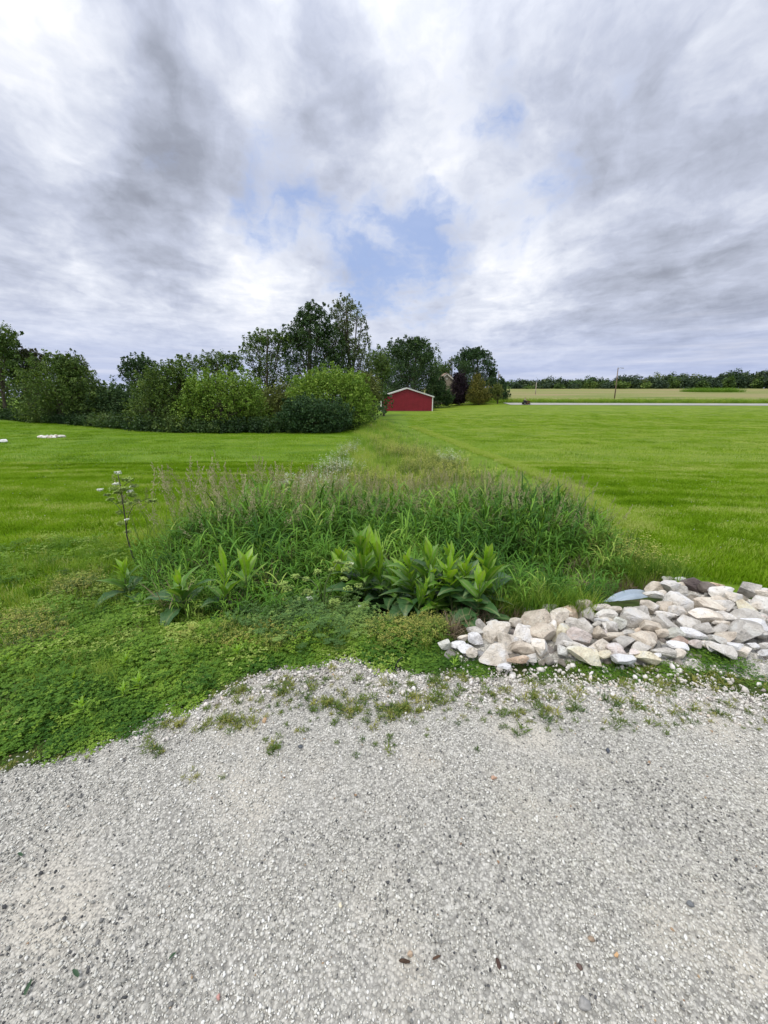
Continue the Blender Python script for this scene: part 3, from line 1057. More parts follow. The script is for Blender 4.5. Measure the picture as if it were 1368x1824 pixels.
def ditch():
    # base outline of the dense reed stand on the ground
    stand = ground_poly([(250, 1100), (330, 1118), (480, 1126), (600, 1112), (640, 1098), (760, 1088), (860, 1086), (880, 1098), (960, 1092), (1040, 1084), (1070, 1082), (1095, 1060), (1112, 1040), (1080, 985), (1010, 935), (900, 925), (640, 930), (450, 950), (330, 985), (240, 1030)])
    n = 14000
    x = rng.uniform(-3, 4, n); y = rng.uniform(2, 8, n)
    k = inpoly(x, y, stand)
    x, y = x[k][:1800], y[k][:1800]
    front = gpt(640, 1095)[0][1]
    px, py, dep = project(np.stack([x, y, H(x, y)], 1))
    sc_ = np.interp(py, [925, 960, 1010, 1060, 1100], [.92, .96, .88, .68, .48]) * rng.uniform(.8, 1.15, len(x))
    sc_ *= np.interp(px, [230, 330, 450, 720, 860, 980, 1080], [.55, .72, 1.0, 1.0, .90, .74, .58])
    t = np.clip(.40 + .22 * np.sin(x * 2.6 + 2) * np.sin(y * 2.1) + rng.normal(0, .22, len(x)) - .12 * (px > 780), .0, .95)
    rot = np.stack([rng.normal(0, .10, len(x)), rng.normal(.05, .10, len(x)), rng.uniform(0, 6.28, len(x))], 1)
    scatter('tall_grass', 'dense dark green tall grass filling the ditch', 'grass', 'reed', np.stack([x, y, H(x, y)], 1), rot, sc_, t)
    q = rng.permutation(len(x))[:170]
    scatter('dead_straw', 'dead straw coloured stems tangled in the tall grass', 'grass', 'dry', np.stack([x[q], y[q], H(x[q], y[q]) + rng.uniform(.1, .5, len(q)) * sc_[q]], 1), np.stack([rng.normal(0, .4, len(q)), rng.normal(0, .4, len(q)), rng.uniform(0, 6.28, len(q))], 1), rng.uniform(.8, 1.6, len(q)))
    # seed heads above it, mostly in the rear half and at the left
    m = 9000
    x = rng.uniform(-3.2, 4, m); y = rng.uniform(2.2, 8, m)
    hp = ground_poly([(230, 1010), (420, 1035), (640, 990), (820, 985), (960, 1000), (1090, 1010), (1075, 960), (1000, 905), (900, 900), (640, 905), (450, 925), (300, 960)])
    k = inpoly(x, y, hp); x, y = x[k][:820], y[k][:820]
    px, py, dep = project(np.stack([x, y, H(x, y)], 1))
    sc_ = np.interp(py, [905, 960, 1040], [.80, .92, .84]) * rng.uniform(.70, 1.12, len(x)) * np.interp(px, [230, 420, 720, 860, 980, 1090], [.98, 1.02, 1, .88, .76, .62])
    rot = np.stack([rng.normal(0, .2, len(x)), rng.normal(.10, .2, len(x)), rng.uniform(0, 6.28, len(x))], 1)
    scatter('seed_heads', 'beige flowering grass heads standing above the tall grass', 'grass', 'heads', np.stack([x, y, H(x, y)], 1), rot, sc_, rng.beta(2, 2, len(x)))

    # lower, looser growth along the strip towards the trees
    m = 7000
    y = rng.uniform(4.2, 46, m) ** 1.0
    y = 4.2 + (46 - 4.2) * rng.random(m) ** 1.7
    pl, pr = strip_w(y)
    x = pl + (pr - pl) * rng.uniform(-.03, 1.02, m)
    t = np.clip(.66 + .2 * np.sin(x * 1.9 + y * .6) + .12 * np.sin(x * 4.1 - y * 1.3) + rng.normal(0, .16, m), .05, 1)
    s = rng.uniform(.55, 1.15, m) * np.interp(y, [4, 8, 14, 30, 46], [.9, .85, .8, .8, 1.0])
    rightside = (x - pl) / (pr - pl)
    s *= np.interp(rightside, [0, .12, .5, .72, 1], [.55, 1, .9, .40, .20])
    t -= .34 * smooth(.55, .8, rightside)
    far = y > 13
    scatter('strip_grass', 'uncut yellowish green grass in the strip along the ditch', 'grass', 'fine', np.stack([x, y, H(x, y)], 1)[~far], None, s[~far], t[~far])
    x2, y2, t2, s2 = x[far], y[far], t[far], s[far]
    scatter('far_strip_grass', 'uncut grass strip running back between the two lawns', 'grass', 'coarse', np.stack([x2, y2, H(x2, y2)], 1), None, s2 * np.clip(rng.normal(.52, .16, len(s2)), .2, 1), t2)
    # scattered heads over the strip
    m = 480
    y = 6 + 36 * rng.random(m) ** 1.4; pl, pr = strip_w(y); x = pl + (pr - pl) * rng.uniform(.15, .75, m)
    scatter('strip_seed_heads', 'thin seed heads scattered over the uncut strip', 'grass', 'heads', np.stack([x, y, H(x, y)], 1), None, rng.uniform(.5, .85, m) * np.interp(y, [6, 20, 42], [.8, .75, .8]), rng.beta(2, 2, m))

    def patch(name, label, key, spots, s0, per):
        P_ = []; S_ = []
        for (a, b, rx, rz, k) in spots:
            c, tt = gpt(a, b); dd = cam_depth(c)
            for _ in range(int(k * per)):
                q = rng.normal(size=2)
                P_.append((c[0] + q[0] * rx * dd / F * .5, c[1] + q[1] * rz * .5)); S_.append(s0 * U(.4, 1.0) * (1.5 if c[1] > 6 else 1))
        P_ = np.array(P_); S_ = np.array(S_)
        scatter(name, label, 'wildflowers', key, np.stack([P_[:, 0], P_[:, 1], H(P_[:, 0], P_[:, 1])], 1), None, S_, None)
    patch('yellow_wildflowers', 'yellow flowering weeds among the uncut grass of the strip', 'yellow',
          [(885, 930, 22, .35, 14), (1095, 1000, 60, .6, 16), (1060, 975, 40, .5, 10), (760, 835, 55, 2.2, 120), (720, 810, 45, 3, 100), (660, 870, 90, 2, 70), (560, 925, 60, .8, 30), (800, 860, 60, 1.5, 45), (1140, 1012, 40, .3, 8), (690, 790, 40, 5, 50)], 1.0, 1.0)
    patch('white_wildflowers', 'whitish flowering weeds along the left edge of the strip', 'whiteweed',
          [(600, 845, 28, 1.6, 22), (580, 875, 30, .9, 18), (618, 815, 16, 3, 16), (530, 890, 30, .7, 16), (805, 830, 18, 1.2, 14)], 1.0, 1.0)


ditch()

# ------------------------------------------------------------------ ground cover between the lawn and the gravel
def cover():
    n = 26000
    x = rng.uniform(-4.5, 5.5, n); y = rng.uniform(.9, 4.6, n)
    z = H(x, y)
    px, py, dep = project(np.stack([x, y, z], 1))
    e = edge_y(x)
    edge_n = e + .05 * np.sin(x * 7 + 1) + .03 * np.sin(x * 19) + .02 * rng.normal(size=n)
    k = (y > edge_n) & (dep > .3)
    # left bank and front mat; under the stones only a thin fringe remains
    left = inpoly(px, py, [(-900, 920), (-100, 920), (170, 930), (235, 1000), (260, 1075), (420, 1128), (600, 1135), (800, 1135), (800, 1240), (600, 1250), (340, 1290), (0, 1400), (-900, 1600)])
    fr = inpoly(px, py, [(780, 1160), (870, 1180), (960, 1178), (1010, 1180), (1180, 1180), (1230, 1162), (1330, 1170), (1368, 1200), (1800, 1230), (1800, 1280), (1240, 1225), (1100, 1215), (780, 1215)])
    gap = inpoly(px, py, [(985, 1160), (1012, 1160), (1006, 1215), (975, 1215)]) | inpoly(px, py, [(885, 1170), (915, 1185), (900, 1215), (880, 1215)])
    patchy = np.sin(x * 8.3 + 2 * np.sin(y * 6)) + np.sin(x * 17.1 + y * 9) * .6 + rng.normal(0, .5, n)
    k &= (left & (rng.random(n) < smooth(1075, 1190, py + .08 * px) * .92 + .05)) | (fr & ~gap & (patchy > -.55))
    x, y, z, px, py = x[k], y[k], z[k], px[k], py[k]
    n = len(x)
    t = .42 + .12 * np.sin(x * 3.1 + 1.4 * np.sin(y * 4)) * np.sin(y * 3.3) + .12 * np.sin(x * 11 + 3 * np.sin(y * 8)) + rng.normal(0, .20, n)
    t += .16 * smooth(1300, 1150, py) * (px < 700) - .10 * (px > 640)
    s = rng.uniform(.75, 1.25, n) * np.interp(py, [1000, 1100, 1200, 1350], [1.15, 1.05, .95, .85])
    s = np.where(px > 780, s * .62, s); hz_ = smooth(.0, .30, y - edge_n[k])[:len(s)] * .55 + .45; s *= 1 + .25 * np.sin(x * 9 + 2 * np.sin(y * 7))
    scatter('clover_mat', 'low dark green clover covering the bank beside the gravel', 'ground cover', 'clover', np.stack([x, y, z], 1), None, np.stack([s, s, s * hz_ * rng.uniform(.4, 1.4, n)], 1), np.clip(t, .02, .98))

    # grasses and yellowish weeds through the mat
    n = 4200
    x = rng.uniform(-4, 1.2, n); y = rng.uniform(1.5, 4.4, n); z = H(x, y)
    px, py, dep = project(np.stack([x, y, z], 1))
    k = inpoly(px, py, [(-300, 930), (140, 930), (240, 960), (300, 1090), (420, 1120), (640, 1135), (790, 1135), (780, 1165), (640, 1155), (350, 1190), (200, 1230), (-300, 1280)])
    x, y, z, px, py = x[k], y[k], z[k], px[k], py[k]
    scatter('bank_grass', 'yellow green weedy grass growing through the clover bank', 'grass', 'fine', np.stack([x, y, z], 1), None, rng.uniform(.12, .36, len(x)), np.clip(rng.normal(.38, .30, len(x)), .0, 1))
    q = np.array([gpt(rng.normal(1125, 40), rng.normal(1032, 9))[0] for _ in range(260)] + [gpt(rng.uniform(860, 1060), rng.normal(1092, 6))[0] for _ in range(160)])
    scatter('culvert_grass', 'thin yellowish grass round the culvert mouth and along the rocks', 'grass', 'fine', q, None, rng.uniform(.25, .6, len(q)), np.clip(rng.normal(.35, .3, len(q)), 0, 1))
    n = 420
    def blobs(spots, per, r=1.0):
        P_ = []
        for (a, b, rx, ry) in spots:
            for _ in range(per):
                q = rng.normal(size=2) * .5
                P_.append(gpt(a + q[0] * rx, b + q[1] * ry)[0])
        return np.array(P_)
    p = blobs([(700, 1140, 55, 14), (745, 1130, 40, 14), (450, 1145, 90, 12), (140, 1050, 60, 25), (60, 1130, 60, 25)], 42)
    scatter('cream_bedstraw', 'low cream flowering weeds in front of the broad leaved plants', 'wildflowers', 'cream', p, None, rng.uniform(.6, 1.1, len(p)))
    p = blobs([(580, 1130, 70, 22), (560, 1105, 60, 18), (500, 1120, 40, 18), (620, 1110, 40, 18), (740, 1100, 30, 12)], 26)
    scatter('ferny_weeds', 'finely divided ferny green leaves around the hemlock stem', 'ground cover', 'fern', p, None, rng.uniform(.45, .9, len(p)))
    p = blobs([(30, 1165, 60, 10), (130, 1075, 60, 16), (250, 1140, 50, 8), (-20, 1270, 40, 8), (180, 1020, 40, 10), (420, 1150, 40, 8), (100, 1110, 50, 10)], 10)
    scatter('bank_litter', 'thin dry stems caught in the low growth of the bank', 'litter', 'dry', p, np.stack([rng.normal(0, .3, len(p)), rng.normal(0, .3, len(p)), rng.uniform(0, 6.28, len(p))], 1), rng.uniform(.35, .8, len(p)))
    p = blobs([(835, 1115, 40, 12), (850, 1105, 25, 10), (470, 1108, 30, 10), (1090, 1052, 25, 10), (1060, 1050, 30, 6), (1140, 1040, 45, 8), (1120, 1048, 40, 8), (900, 1098, 40, 8), (60, 1165, 50, 10), (800, 1128, 14, 8)], 22)
    scatter('dry_litter', 'dry brown stalks and litter lying at the foot of the grass', 'litter', 'dry', p, np.stack([rng.normal(0, .3, len(p)), rng.normal(0, .3, len(p)), rng.uniform(0, 6.28, len(p))], 1), rng.uniform(.5, 1.0, len(p)))

    # weeds sprouting in the gravel shoulder
    spots = [(270, 1345, 20, 12, 14), (310, 1300, 25, 10, 14), (405, 1295, 30, 10, 26), (370, 1235, 45, 12, 26), (440, 1240, 30, 12, 24), (510, 1225, 14, 14, 22), (490, 1340, 14, 8, 8), (620, 1270, 32, 14, 34),
             (560, 1265, 50, 14, 14), (720, 1275, 30, 12, 26), (775, 1230, 50, 16, 46), (790, 1255, 40, 10, 34), (820, 1215, 40, 10, 30), (700, 1275, 25, 8, 18), (865, 1245, 18, 8, 10), (905, 1275, 22, 8, 14),
             (945, 1250, 18, 8, 10), (970, 1225, 30, 12, 18), (1040, 1230, 40, 12, 20), (1105, 1225, 14, 8, 8), (1190, 1225, 20, 10, 16), (1230, 1215, 60, 16, 70), (1290, 1200, 60, 16, 70), (1330, 1220, 40, 10, 24), (1120, 1200, 50, 8, 30),
             (1060, 1190, 50, 8, 30), (1150, 1290, 10, 4, 4), (1290, 1275, 14, 5, 5), (1215, 1270, 18, 6, 7), (1105, 1292, 12, 4, 4), (920, 1305, 16, 5, 7), (660, 1265, 110, 30, 50), (560, 1240, 160, 40, 60), (1000, 1260, 160, 30, 60), (1180, 1250, 120, 25, 36), (640, 1330, 200, 25, 24), (330, 1390, 60, 16, 8), (20, 1370, 30, 12, 14), (100, 1352, 40, 8, 16)]
    P_ = []
    for (a, b, rx, ry, k) in spots:
        for _ in range(int(k * .7)):
            q = rng.normal(size=2) * .65
            P_.append(gpt(a + q[0] * rx, b + q[1] * ry)[0])
    for _ in range(330):
        a_ = rng.uniform(300, 1420); b_ = rng.uniform(1195, 1310)
        q = gpt(a_, b_)[0]
        if q[1] < edge_y(q[0]): P_.append(q)
    P_ = np.array(P_)
    P_[:, 2] = np.maximum(road_z(P_[:, 0], P_[:, 1]), H(P_[:, 0], P_[:, 1]))
    scatter('gravel_weeds', 'small tufts of weeds sprouting through the gravel shoulder', 'weeds', 'weeds', P_, None, np.concatenate([rng.uniform(.25, .8, len(P_) - 330 if len(P_) > 330 else 0), rng.uniform(.15, .5, min(330, len(P_)))])[:len(P_)], np.clip(rng.beta(1.8, 1.5, len(P_)), 0, 1))


cover()

# ------------------------------------------------------------------ stones round the culvert
PILE = [(795, 1172), (850, 1130), (900, 1112), (960, 1104), (1060, 1094), (1110, 1092), (1180, 1084), (1190, 1062), (1210, 1052), (1290, 1060), (1368, 1078), (1480, 1090), (1490, 1260), (1368, 1245), (1240, 1222), (1100, 1216), (990, 1216), (900, 1212), (840, 1205)]
PILE_G = ground_poly(PILE)
sb = link('stone_bed', grid_mesh('stone_bed', axis([(.2, 4.2, .04)]), axis([(1.4, 4.6, .04)]), lambda x, y: H(x, y) - .012 + .030 * smooth(edge_y(x) + .02, edge_y(x) + .16, y), [M['gravel']], lambda c: inpoly(c[:, 0] + .03 * np.sin(c[:, 1] * 31), c[:, 1] + .03 * np.sin(c[:, 0] * 27), PILE_G)))
tag(sb, 'pale stone fines under the rock pile', 'gravel', kind='structure')
x = rng.uniform(.2, 4.2, 9000); y = rng.uniform(1.4, 4.6, 9000); k = inpoly(x, y, PILE_G); x, y = x[k], y[k]
scatter('stone_fines', 'crushed limestone fines between and below the rocks', 'gravel', 'shoulder', np.stack([x, y, H(x, y) + .012], 1), rng.uniform(-1, 3, (len(x), 3)), np.clip(rng.lognormal(math.log(.013), .4, len(x)), .005, .03), rng.beta(2.5, 1.5, len(x)) * .94)
TONES = {   # base, dark, light
    'cream': ((.56, .50, .41), (.36, .31, .24), (.68, .63, .54)),
    'tan': ((.47, .40, .31), (.28, .23, .17), (.60, .53, .43)),
    'pale grey': ((.54, .505, .445), (.33, .305, .265), (.68, .65, .59)),
    'grey': ((.45, .42, .37), (.25, .235, .205), (.60, .57, .515)),
    'white': ((.64, .61, .56), (.44, .41, .37), (.74, .72, .68)),
    'pinkish': ((.54, .46, .41), (.35, .28, .24), (.66, .60, .55)),
    'orange tan': ((.50, .36, .24), (.30, .20, .13), (.60, .50, .38)),
    'yellowish cream': ((.62, .53, .37), (.42, .34, .22), (.72, .65, .50)),
    'greenish grey': ((.46, .46, .39), (.30, .30, .25), (.58, .58, .52)),
    'dark purplish brown': ((.15, .12, .115), (.08, .065, .065), (.26, .225, .21)),
    'dark brown grey': ((.20, .17, .145), (.11, .09, .08), (.32, .28, .25)),
    'reddish brown': ((.33, .235, .18), (.20, .14, .11), (.44, .35, .29)),
}
for k_, v_ in TONES.items():
    if 'dark' not in k_: v_ = tuple(tuple(min(.84, 1.50 * (c_ * .80 + .20 * sum(q_) / 3)) for c_ in q_) for q_ in v_)
    M['rock_' + k_] = rock_mat('limestone_' + k_.replace(' ', '_'), *v_)


def rock_mesh(seed, sub, cuts=11, flat=1.0):
    r_ = np.random.default_rng(seed)
    bm = bmesh.new(); bmesh.ops.create_icosphere(bm, subdivisions=sub, radius=1)
    v = np.array([q.co[:] for q in bm.verts]); f = np.array([[w.index for w in q.verts] for q in bm.faces])
    bm.free()
    # box-ish start, then broken faces
    p = 2.6
    v = v / (np.sum(np.abs(v) ** p, 1, keepdims=True) ** (1 / p))
    for _ in range(cuts):
        n = r_.normal(size=3) * np.array([1, 1, .9]); n /= np.linalg.norm(n); d = r_.uniform(.42, .80)
        s = v @ n; k = s > d
        v[k] -= np.outer((s[k] - d) * .985, n)
    # uneven surface
    for fr, am in ((2.3, .025), (5.1, .016), (13., .010)):
        ph = r_.uniform(0, 6.28, (3, 3)); kx = r_.normal(0, fr, (3, 3))
        nz = sum(np.sin(v @ kx[i] + ph[i, 0]) for i in range(3)) / 3
        v = v + v / np.linalg.norm(v, axis=1, keepdims=True) * (nz * am)[:, None]
    v /= np.abs(v).max(0)
    return v, f


def crop(ox, oy, s): return lambda x, y, w, h: (ox + x / s, oy + y / s, w / s, h / s)


A, B, D_ = crop(780, 1040, 4.275), crop(980, 1020, 6.218), crop(1150, 1000, 6.275)
ROCKS = []
for fn, lst in ((A, [(60, 455, 105, 70, 'greenish grey', 0), (150, 470, 120, 60, 'white', 0), (275, 360, 110, 65, 'grey', 0), (322, 310, 90, 80, 'grey', 0), (290, 420, 105, 85, 'white', 0), (435, 372, 200, 150, 'cream', 12),
                     (582, 302, 100, 78, 'cream', -20), (545, 462, 185, 160, 'cream', 0), (625, 395, 150, 120, 'pale grey', -15), (735, 260, 190, 145, 'tan', 12), (865, 183, 110, 65, 'pale grey', 0), (905, 252, 140, 100, 'cream', 0),
                     (1010, 217, 125, 95, 'orange tan', 0), (785, 385, 175, 148, 'tan', 0), (945, 368, 160, 95, 'yellowish cream', 22), (1100, 325, 200, 155, 'pale grey', -10), (1070, 415, 165, 130, 'pinkish', -15), (782, 490, 180, 125, 'cream', -28),
                     (655, 510, 150, 112, 'tan', 0), (430, 535, 220, 150, 'cream', -14), (945, 452, 155, 112, 'grey', 20), (1045, 482, 190, 75, 'pale grey', 0), (1148, 555, 295, 92, 'yellowish cream', -6), (1235, 477, 130, 100, 'cream', 0),
                     (1110, 178, 122, 115, 'tan', 0), (1150, 242, 118, 102, 'grey', -10), (608, 583, 150, 60, 'orange tan', 0), (930, 320, 62, 72, 'tan', 0), (872, 338, 62, 90, 'cream', 0), (1010, 278, 85, 62, 'grey', 0),
                     (1245, 385, 95, 95, 'tan', 0), (1310, 332, 122, 82, 'pale grey', -12), (1262, 290, 105, 62, 'white', 0), (205, 500, 115, 65, 'white', 0), (265, 522, 95, 58, 'cream', 0), (938, 502, 70, 82, 'grey', 0),
                     (1240, 538, 125, 45, 'yellowish cream', 0), (1350, 505, 125, 85, 'pinkish', 0), (500, 628, 95, 36, 'white', 0), (180, 410, 80, 55, 'tan', 0), (715, 560, 90, 50, 'pale grey', 0), (660, 340, 90, 60, 'pale grey', 0),
                     (420, 300, 90, 45, 'grey', 0)]),
                (B, [(560, 395, 190, 90, 'pinkish', 0), (612, 465, 215, 100, 'pale grey', 0), (690, 412, 175, 75, 'cream', 0), (890, 497, 290, 205, 'pale grey', 0), (1100, 377, 195, 155, 'cream', 0), (1010, 445, 215, 145, 'grey', -25),
                     (1265, 367, 152, 145, 'tan', 0), (772, 565, 165, 140, 'greenish grey', 0), (672, 612, 205, 112, 'grey', -22), (600, 542, 170, 75, 'cream', 0), (572, 680, 140, 138, 'pinkish', 0), (732, 706, 285, 82, 'tan', 0),
                     (782, 780, 290, 115, 'grey', -6), (850, 672, 170, 60, 'grey', 0), (1098, 604, 220, 138, 'tan', 0), (975, 640, 75, 68, 'orange tan', 0), (1040, 760, 345, 170, 'tan', 5), (560, 816, 185, 142, 'cream', 0),
                     (745, 872, 235, 108, 'pinkish', 0), (1020, 830, 195, 90, 'grey', 0), (1105, 930, 240, 145, 'yellowish cream', -26), (790, 965, 255, 95, 'white', 0), (930, 885, 125, 95, 'pinkish', 0), (515, 575, 90, 72, 'grey', 0)]),
                (D_, [(250, 198, 132, 64, 'grey', 0), (285, 282, 165, 142, 'pale grey', 12), (110, 287, 200, 102, 'tan', 10), (95, 372, 170, 74, 'pale grey', 0), (200, 372, 100, 92, 'cream', 0), (400, 203, 120, 44, 'white', 0),
                      (545, 265, 210, 175, 'dark purplish brown', -8), (720, 302, 195, 112, 'dark brown grey', -12), (795, 277, 165, 72, 'orange tan', 0), (415, 332, 125, 90, 'grey', 0), (400, 260, 80, 50, 'tan', 0), (402, 462, 330, 185, 'pale grey', -10),
                      (340, 372, 152, 64, 'white', 0), (1125, 332, 230, 182, 'grey', 0), (845, 347, 250, 92, 'pale grey', 0), (952, 398, 240, 132, 'cream', -10), (785, 420, 220, 76, 'tan', -6), (1095, 500, 240, 145, 'yellowish cream', 0),
                      (1222, 505, 125, 102, 'cream', 0), (1275, 470, 230, 155, 'grey', 0), (1312, 370, 160, 92, 'cream', 0), (1312, 322, 130, 46, 'pale grey', 0), (1158, 620, 355, 132, 'grey', 0), (690, 505, 330, 165, 'tan', 0), (850, 500, 240, 140, 'pale grey', -12),
                      (640, 630, 310, 162, 'cream', -6), (335, 545, 205, 125, 'cream', -18), (430, 682, 205, 222, 'pale grey', -18), (205, 692, 265, 185, 'grey', -20), (210, 605, 240, 84, 'pale grey', 0), (888, 612, 192, 132, 'pale grey', -15),
                      (640, 757, 195, 162, 'grey', -15), (845, 692, 182, 60, 'cream', 0), (812, 747, 215, 82, 'grey', 0), (330, 800, 235, 122, 'greenish grey', 0), (1078, 782, 345, 262, 'grey', 0), (1222, 735, 265, 175, 'white', -18),
                      (862, 840, 252, 132, 'tan', 0), (575, 826, 285, 96, 'white', 0), (380, 890, 222, 85, 'reddish brown', 0), (380, 945, 222, 76, 'white', -6), (785, 885, 185, 92, 'grey', -16), (545, 928, 145, 92, 'pinkish', 0), (755, 945, 165, 96, 'pale grey', 0),
                      (1000, 942, 205, 108, 'white', -10), (370, 1012, 175, 108, 'cream', 0), (205, 1008, 222, 86, 'grey', -6), (890, 1005, 260, 118, 'pale grey', -18), (1110, 1012, 125, 112, 'cream', 0), (1330, 1012, 110, 66, 'white', 0),
                      (1330, 640, 110, 105, 'pinkish', 0), (1345, 580, 110, 84, 'grey', 0), (1305, 835, 210, 90, 'grey', -8), (640, 915, 120, 80, 'cream', 0), (1210, 930, 130, 55, 'white', 0), (1340, 930, 110, 60, 'pale grey', 0), (165, 800, 110, 110, 'tan', 0), (130, 1060, 120, 60, 'white', 0)])):
    for q in lst:
        cx, cy, w, h = fn(*q[:4]); ROCKS.append([cx, cy, w, h, q[4], q[5]])
# stones the photo's edge cuts off carry on to the right
for q in [(1395, 1050, 46, 30, 'pale grey'), (1400, 1085, 40, 34, 'cream'), (1398, 1122, 50, 34, 'grey'), (1440, 1070, 44, 34, 'tan'), (1448, 1108, 48, 36, 'pale grey'), (1392, 1150, 40, 24, 'white'), (1440, 1145, 44, 26, 'cream'), (1495, 1090, 50, 36, 'grey'), (1500, 1130, 46, 30, 'cream')]:
    ROCKS.append([*q, 0])


def shape_word(w, h):
    r_ = w / h
    if r_ > 2.3: return 'thin flat'
    if r_ > 1.75: return 'long'
    if w * h > 1500: return 'big'
    if w * h > 800: return 'chunky'
    if w * h > 380: return 'medium'
    return 'small'


def zone(r):
    x, y = r[0], r[1]
    if x > 1372: return 'at the far right end'
    if x < 890: return 'at the left end'
    if y < 1062: return 'in the back row above the culvert' if x < 1240 else 'in the back row by the right lawn'
    if y > 1150: return 'along the front by the clover'
    if x < 985: return 'in the left part of the pile'
    if x < 1075: return 'left of the culvert'
    if x < 1195: return 'just below the culvert' if y < 1105 else 'in the middle of the pile'
    return 'in the right part of the pile'


def rock_labels():
    n = len(ROCKS)
    ds = ['%s %s' % (shape_word(r[2], r[3]), r[4]) for r in ROCKS]
    cnt = {d: ds.count(d) for d in ds}
    labels = []
    def where(r): return zone(r)
    def rel(i, j):
        dx = ROCKS[j][0] - ROCKS[i][0]; dy = ROCKS[j][1] - ROCKS[i][1]
        if abs(dx) > abs(dy): return 'left of' if dx > 0 else 'right of'
        return 'above' if dy > 0 else 'below'
    order = list(range(n)); taken = {}
    for i in order:
        base = ds[i] + ' rock '
        cand = [base + where(ROCKS[i])]
        nb = sorted((j for j in order if j != i), key=lambda j: (ROCKS[j][0] - ROCKS[i][0]) ** 2 + (ROCKS[j][1] - ROCKS[i][1]) ** 2)[:6]
        # neighbours of a rare look make the best landmarks
        nb = sorted(nb[:5], key=lambda j: cnt[ds[j]])
        w_ = where(ROCKS[i])
        cand += ['%s%s the %s one, %s' % (base, rel(i, j), ds[j], w_) for j in nb]
        cand += ['%s%s the %s one' % (base, rel(i, j), ds[j]) for j in nb]
        cand += ['%s%s the %s one and %s the %s one' % (base, rel(i, j), ds[j], rel(i, k), ds[k]) for j in nb for k in nb if j < k]
        labels.append(cand)
    # keep the plain place only where a single rock has it
    first = [c[0] for c in labels]; out = []
    for i, cnd in enumerate(labels):
        pick = cnd[0] if first.count(cnd[0]) == 1 else None
        if pick is None:
            for c in cnd[1:]:
                if c not in out and len(c.split()) <= 16: pick = c; break
        if pick is None: pick = [c for c in cnd if len(c.split()) <= 16][-1]
        out.append(pick)
    return out


def rocks():
    labs = rock_labels()
    grp = 'limestone rocks piled round the culvert'
    o3 = np.array([0, 0, CAM_Z])
    for i, (cx, cy, w, h, tone, roll) in enumerate(ROCKS):
        p, t = gpt(cx, cy, .075)
        dep = cam_depth(p)
        W = w * dep / F * 1.22; Hh = h * dep / F * 1.26
        slope = math.atan2(CAM_Z - p[2], p[1])
        Z = Hh * .98; Y = max(Hh * .95, min(W * .65, Hh * 1.3))
        sub = 4 if w * h > 700 else 3
        v, f = rock_mesh(1000 + i, sub, 9 + i % 6)
        v = v * np.array([W, Y, Z]) / 2
        me = mesh_np('rock', v, f, [M['rock_' + tone]], smooth_sh=True)
        me.set_sharp_from_angle(angle=R(13))
        o = link('rock', me)
        r1 = np.random.default_rng(300 + i)
        o.rotation_euler = (r1.normal(0, .12) - .18, R(-roll) + r1.normal(0, .06), r1.normal(0, .18))
        o.location = p + ray(cx, cy) * (Y * .12)
        tag(o, labs[i], 'rock', grp)
    # rubble filling the gaps
    meshes = []
    for k in range(8):
        v, f = rock_mesh(5000 + k, 2, 12)
        meshes.append((v, f))
    poly = [(795, 1165), (850, 1120), (900, 1095), (960, 1090), (1060, 1078), (1120, 1072), (1180, 1060), (1160, 1048), (1200, 1040), (1290, 1050), (1368, 1070), (1470, 1080), (1470, 1165), (1368, 1172), (1240, 1178), (1100, 1180), (990, 1185), (900, 1180), (850, 1175)]
    tones = ['cream', 'pale grey', 'grey', 'tan', 'white', 'pinkish']
    mcache = {}
    k = 0
    while k < 230:
        a, b = rng.uniform(795, 1470), rng.uniform(1040, 1185)
        if not inpoly(np.array([a]), np.array([b]), poly)[0] or (1050 < a < 1190 and b < 1088): continue
        p, t = gpt(a, b, .02)
        dep = cam_depth(p)
        s = rng.uniform(9, 24) * dep / F / 2
        tn = tones[int(rng.integers(0, 6))]
        mi = int(rng.integers(0, 8))
        if (tn, mi) not in mcache:
            mcache[(tn, mi)] = mesh_np('rubble_stone', *meshes[mi], [M['rock_' + tn]], smooth_sh=True)
        o = link('rubble_stone', mcache[(tn, mi)])
        o.location = p; o.scale = (s * 1.2, s, s * .75); o.rotation_euler = tuple(rng.uniform(-.6, .6, 2)) + (float(rng.uniform(0, 6.28)),)
        tag(o, 'small %s stone wedged between larger rocks %s' % (tn, zone([a, b])), 'stone', 'small stones between the larger rocks')
        k += 1


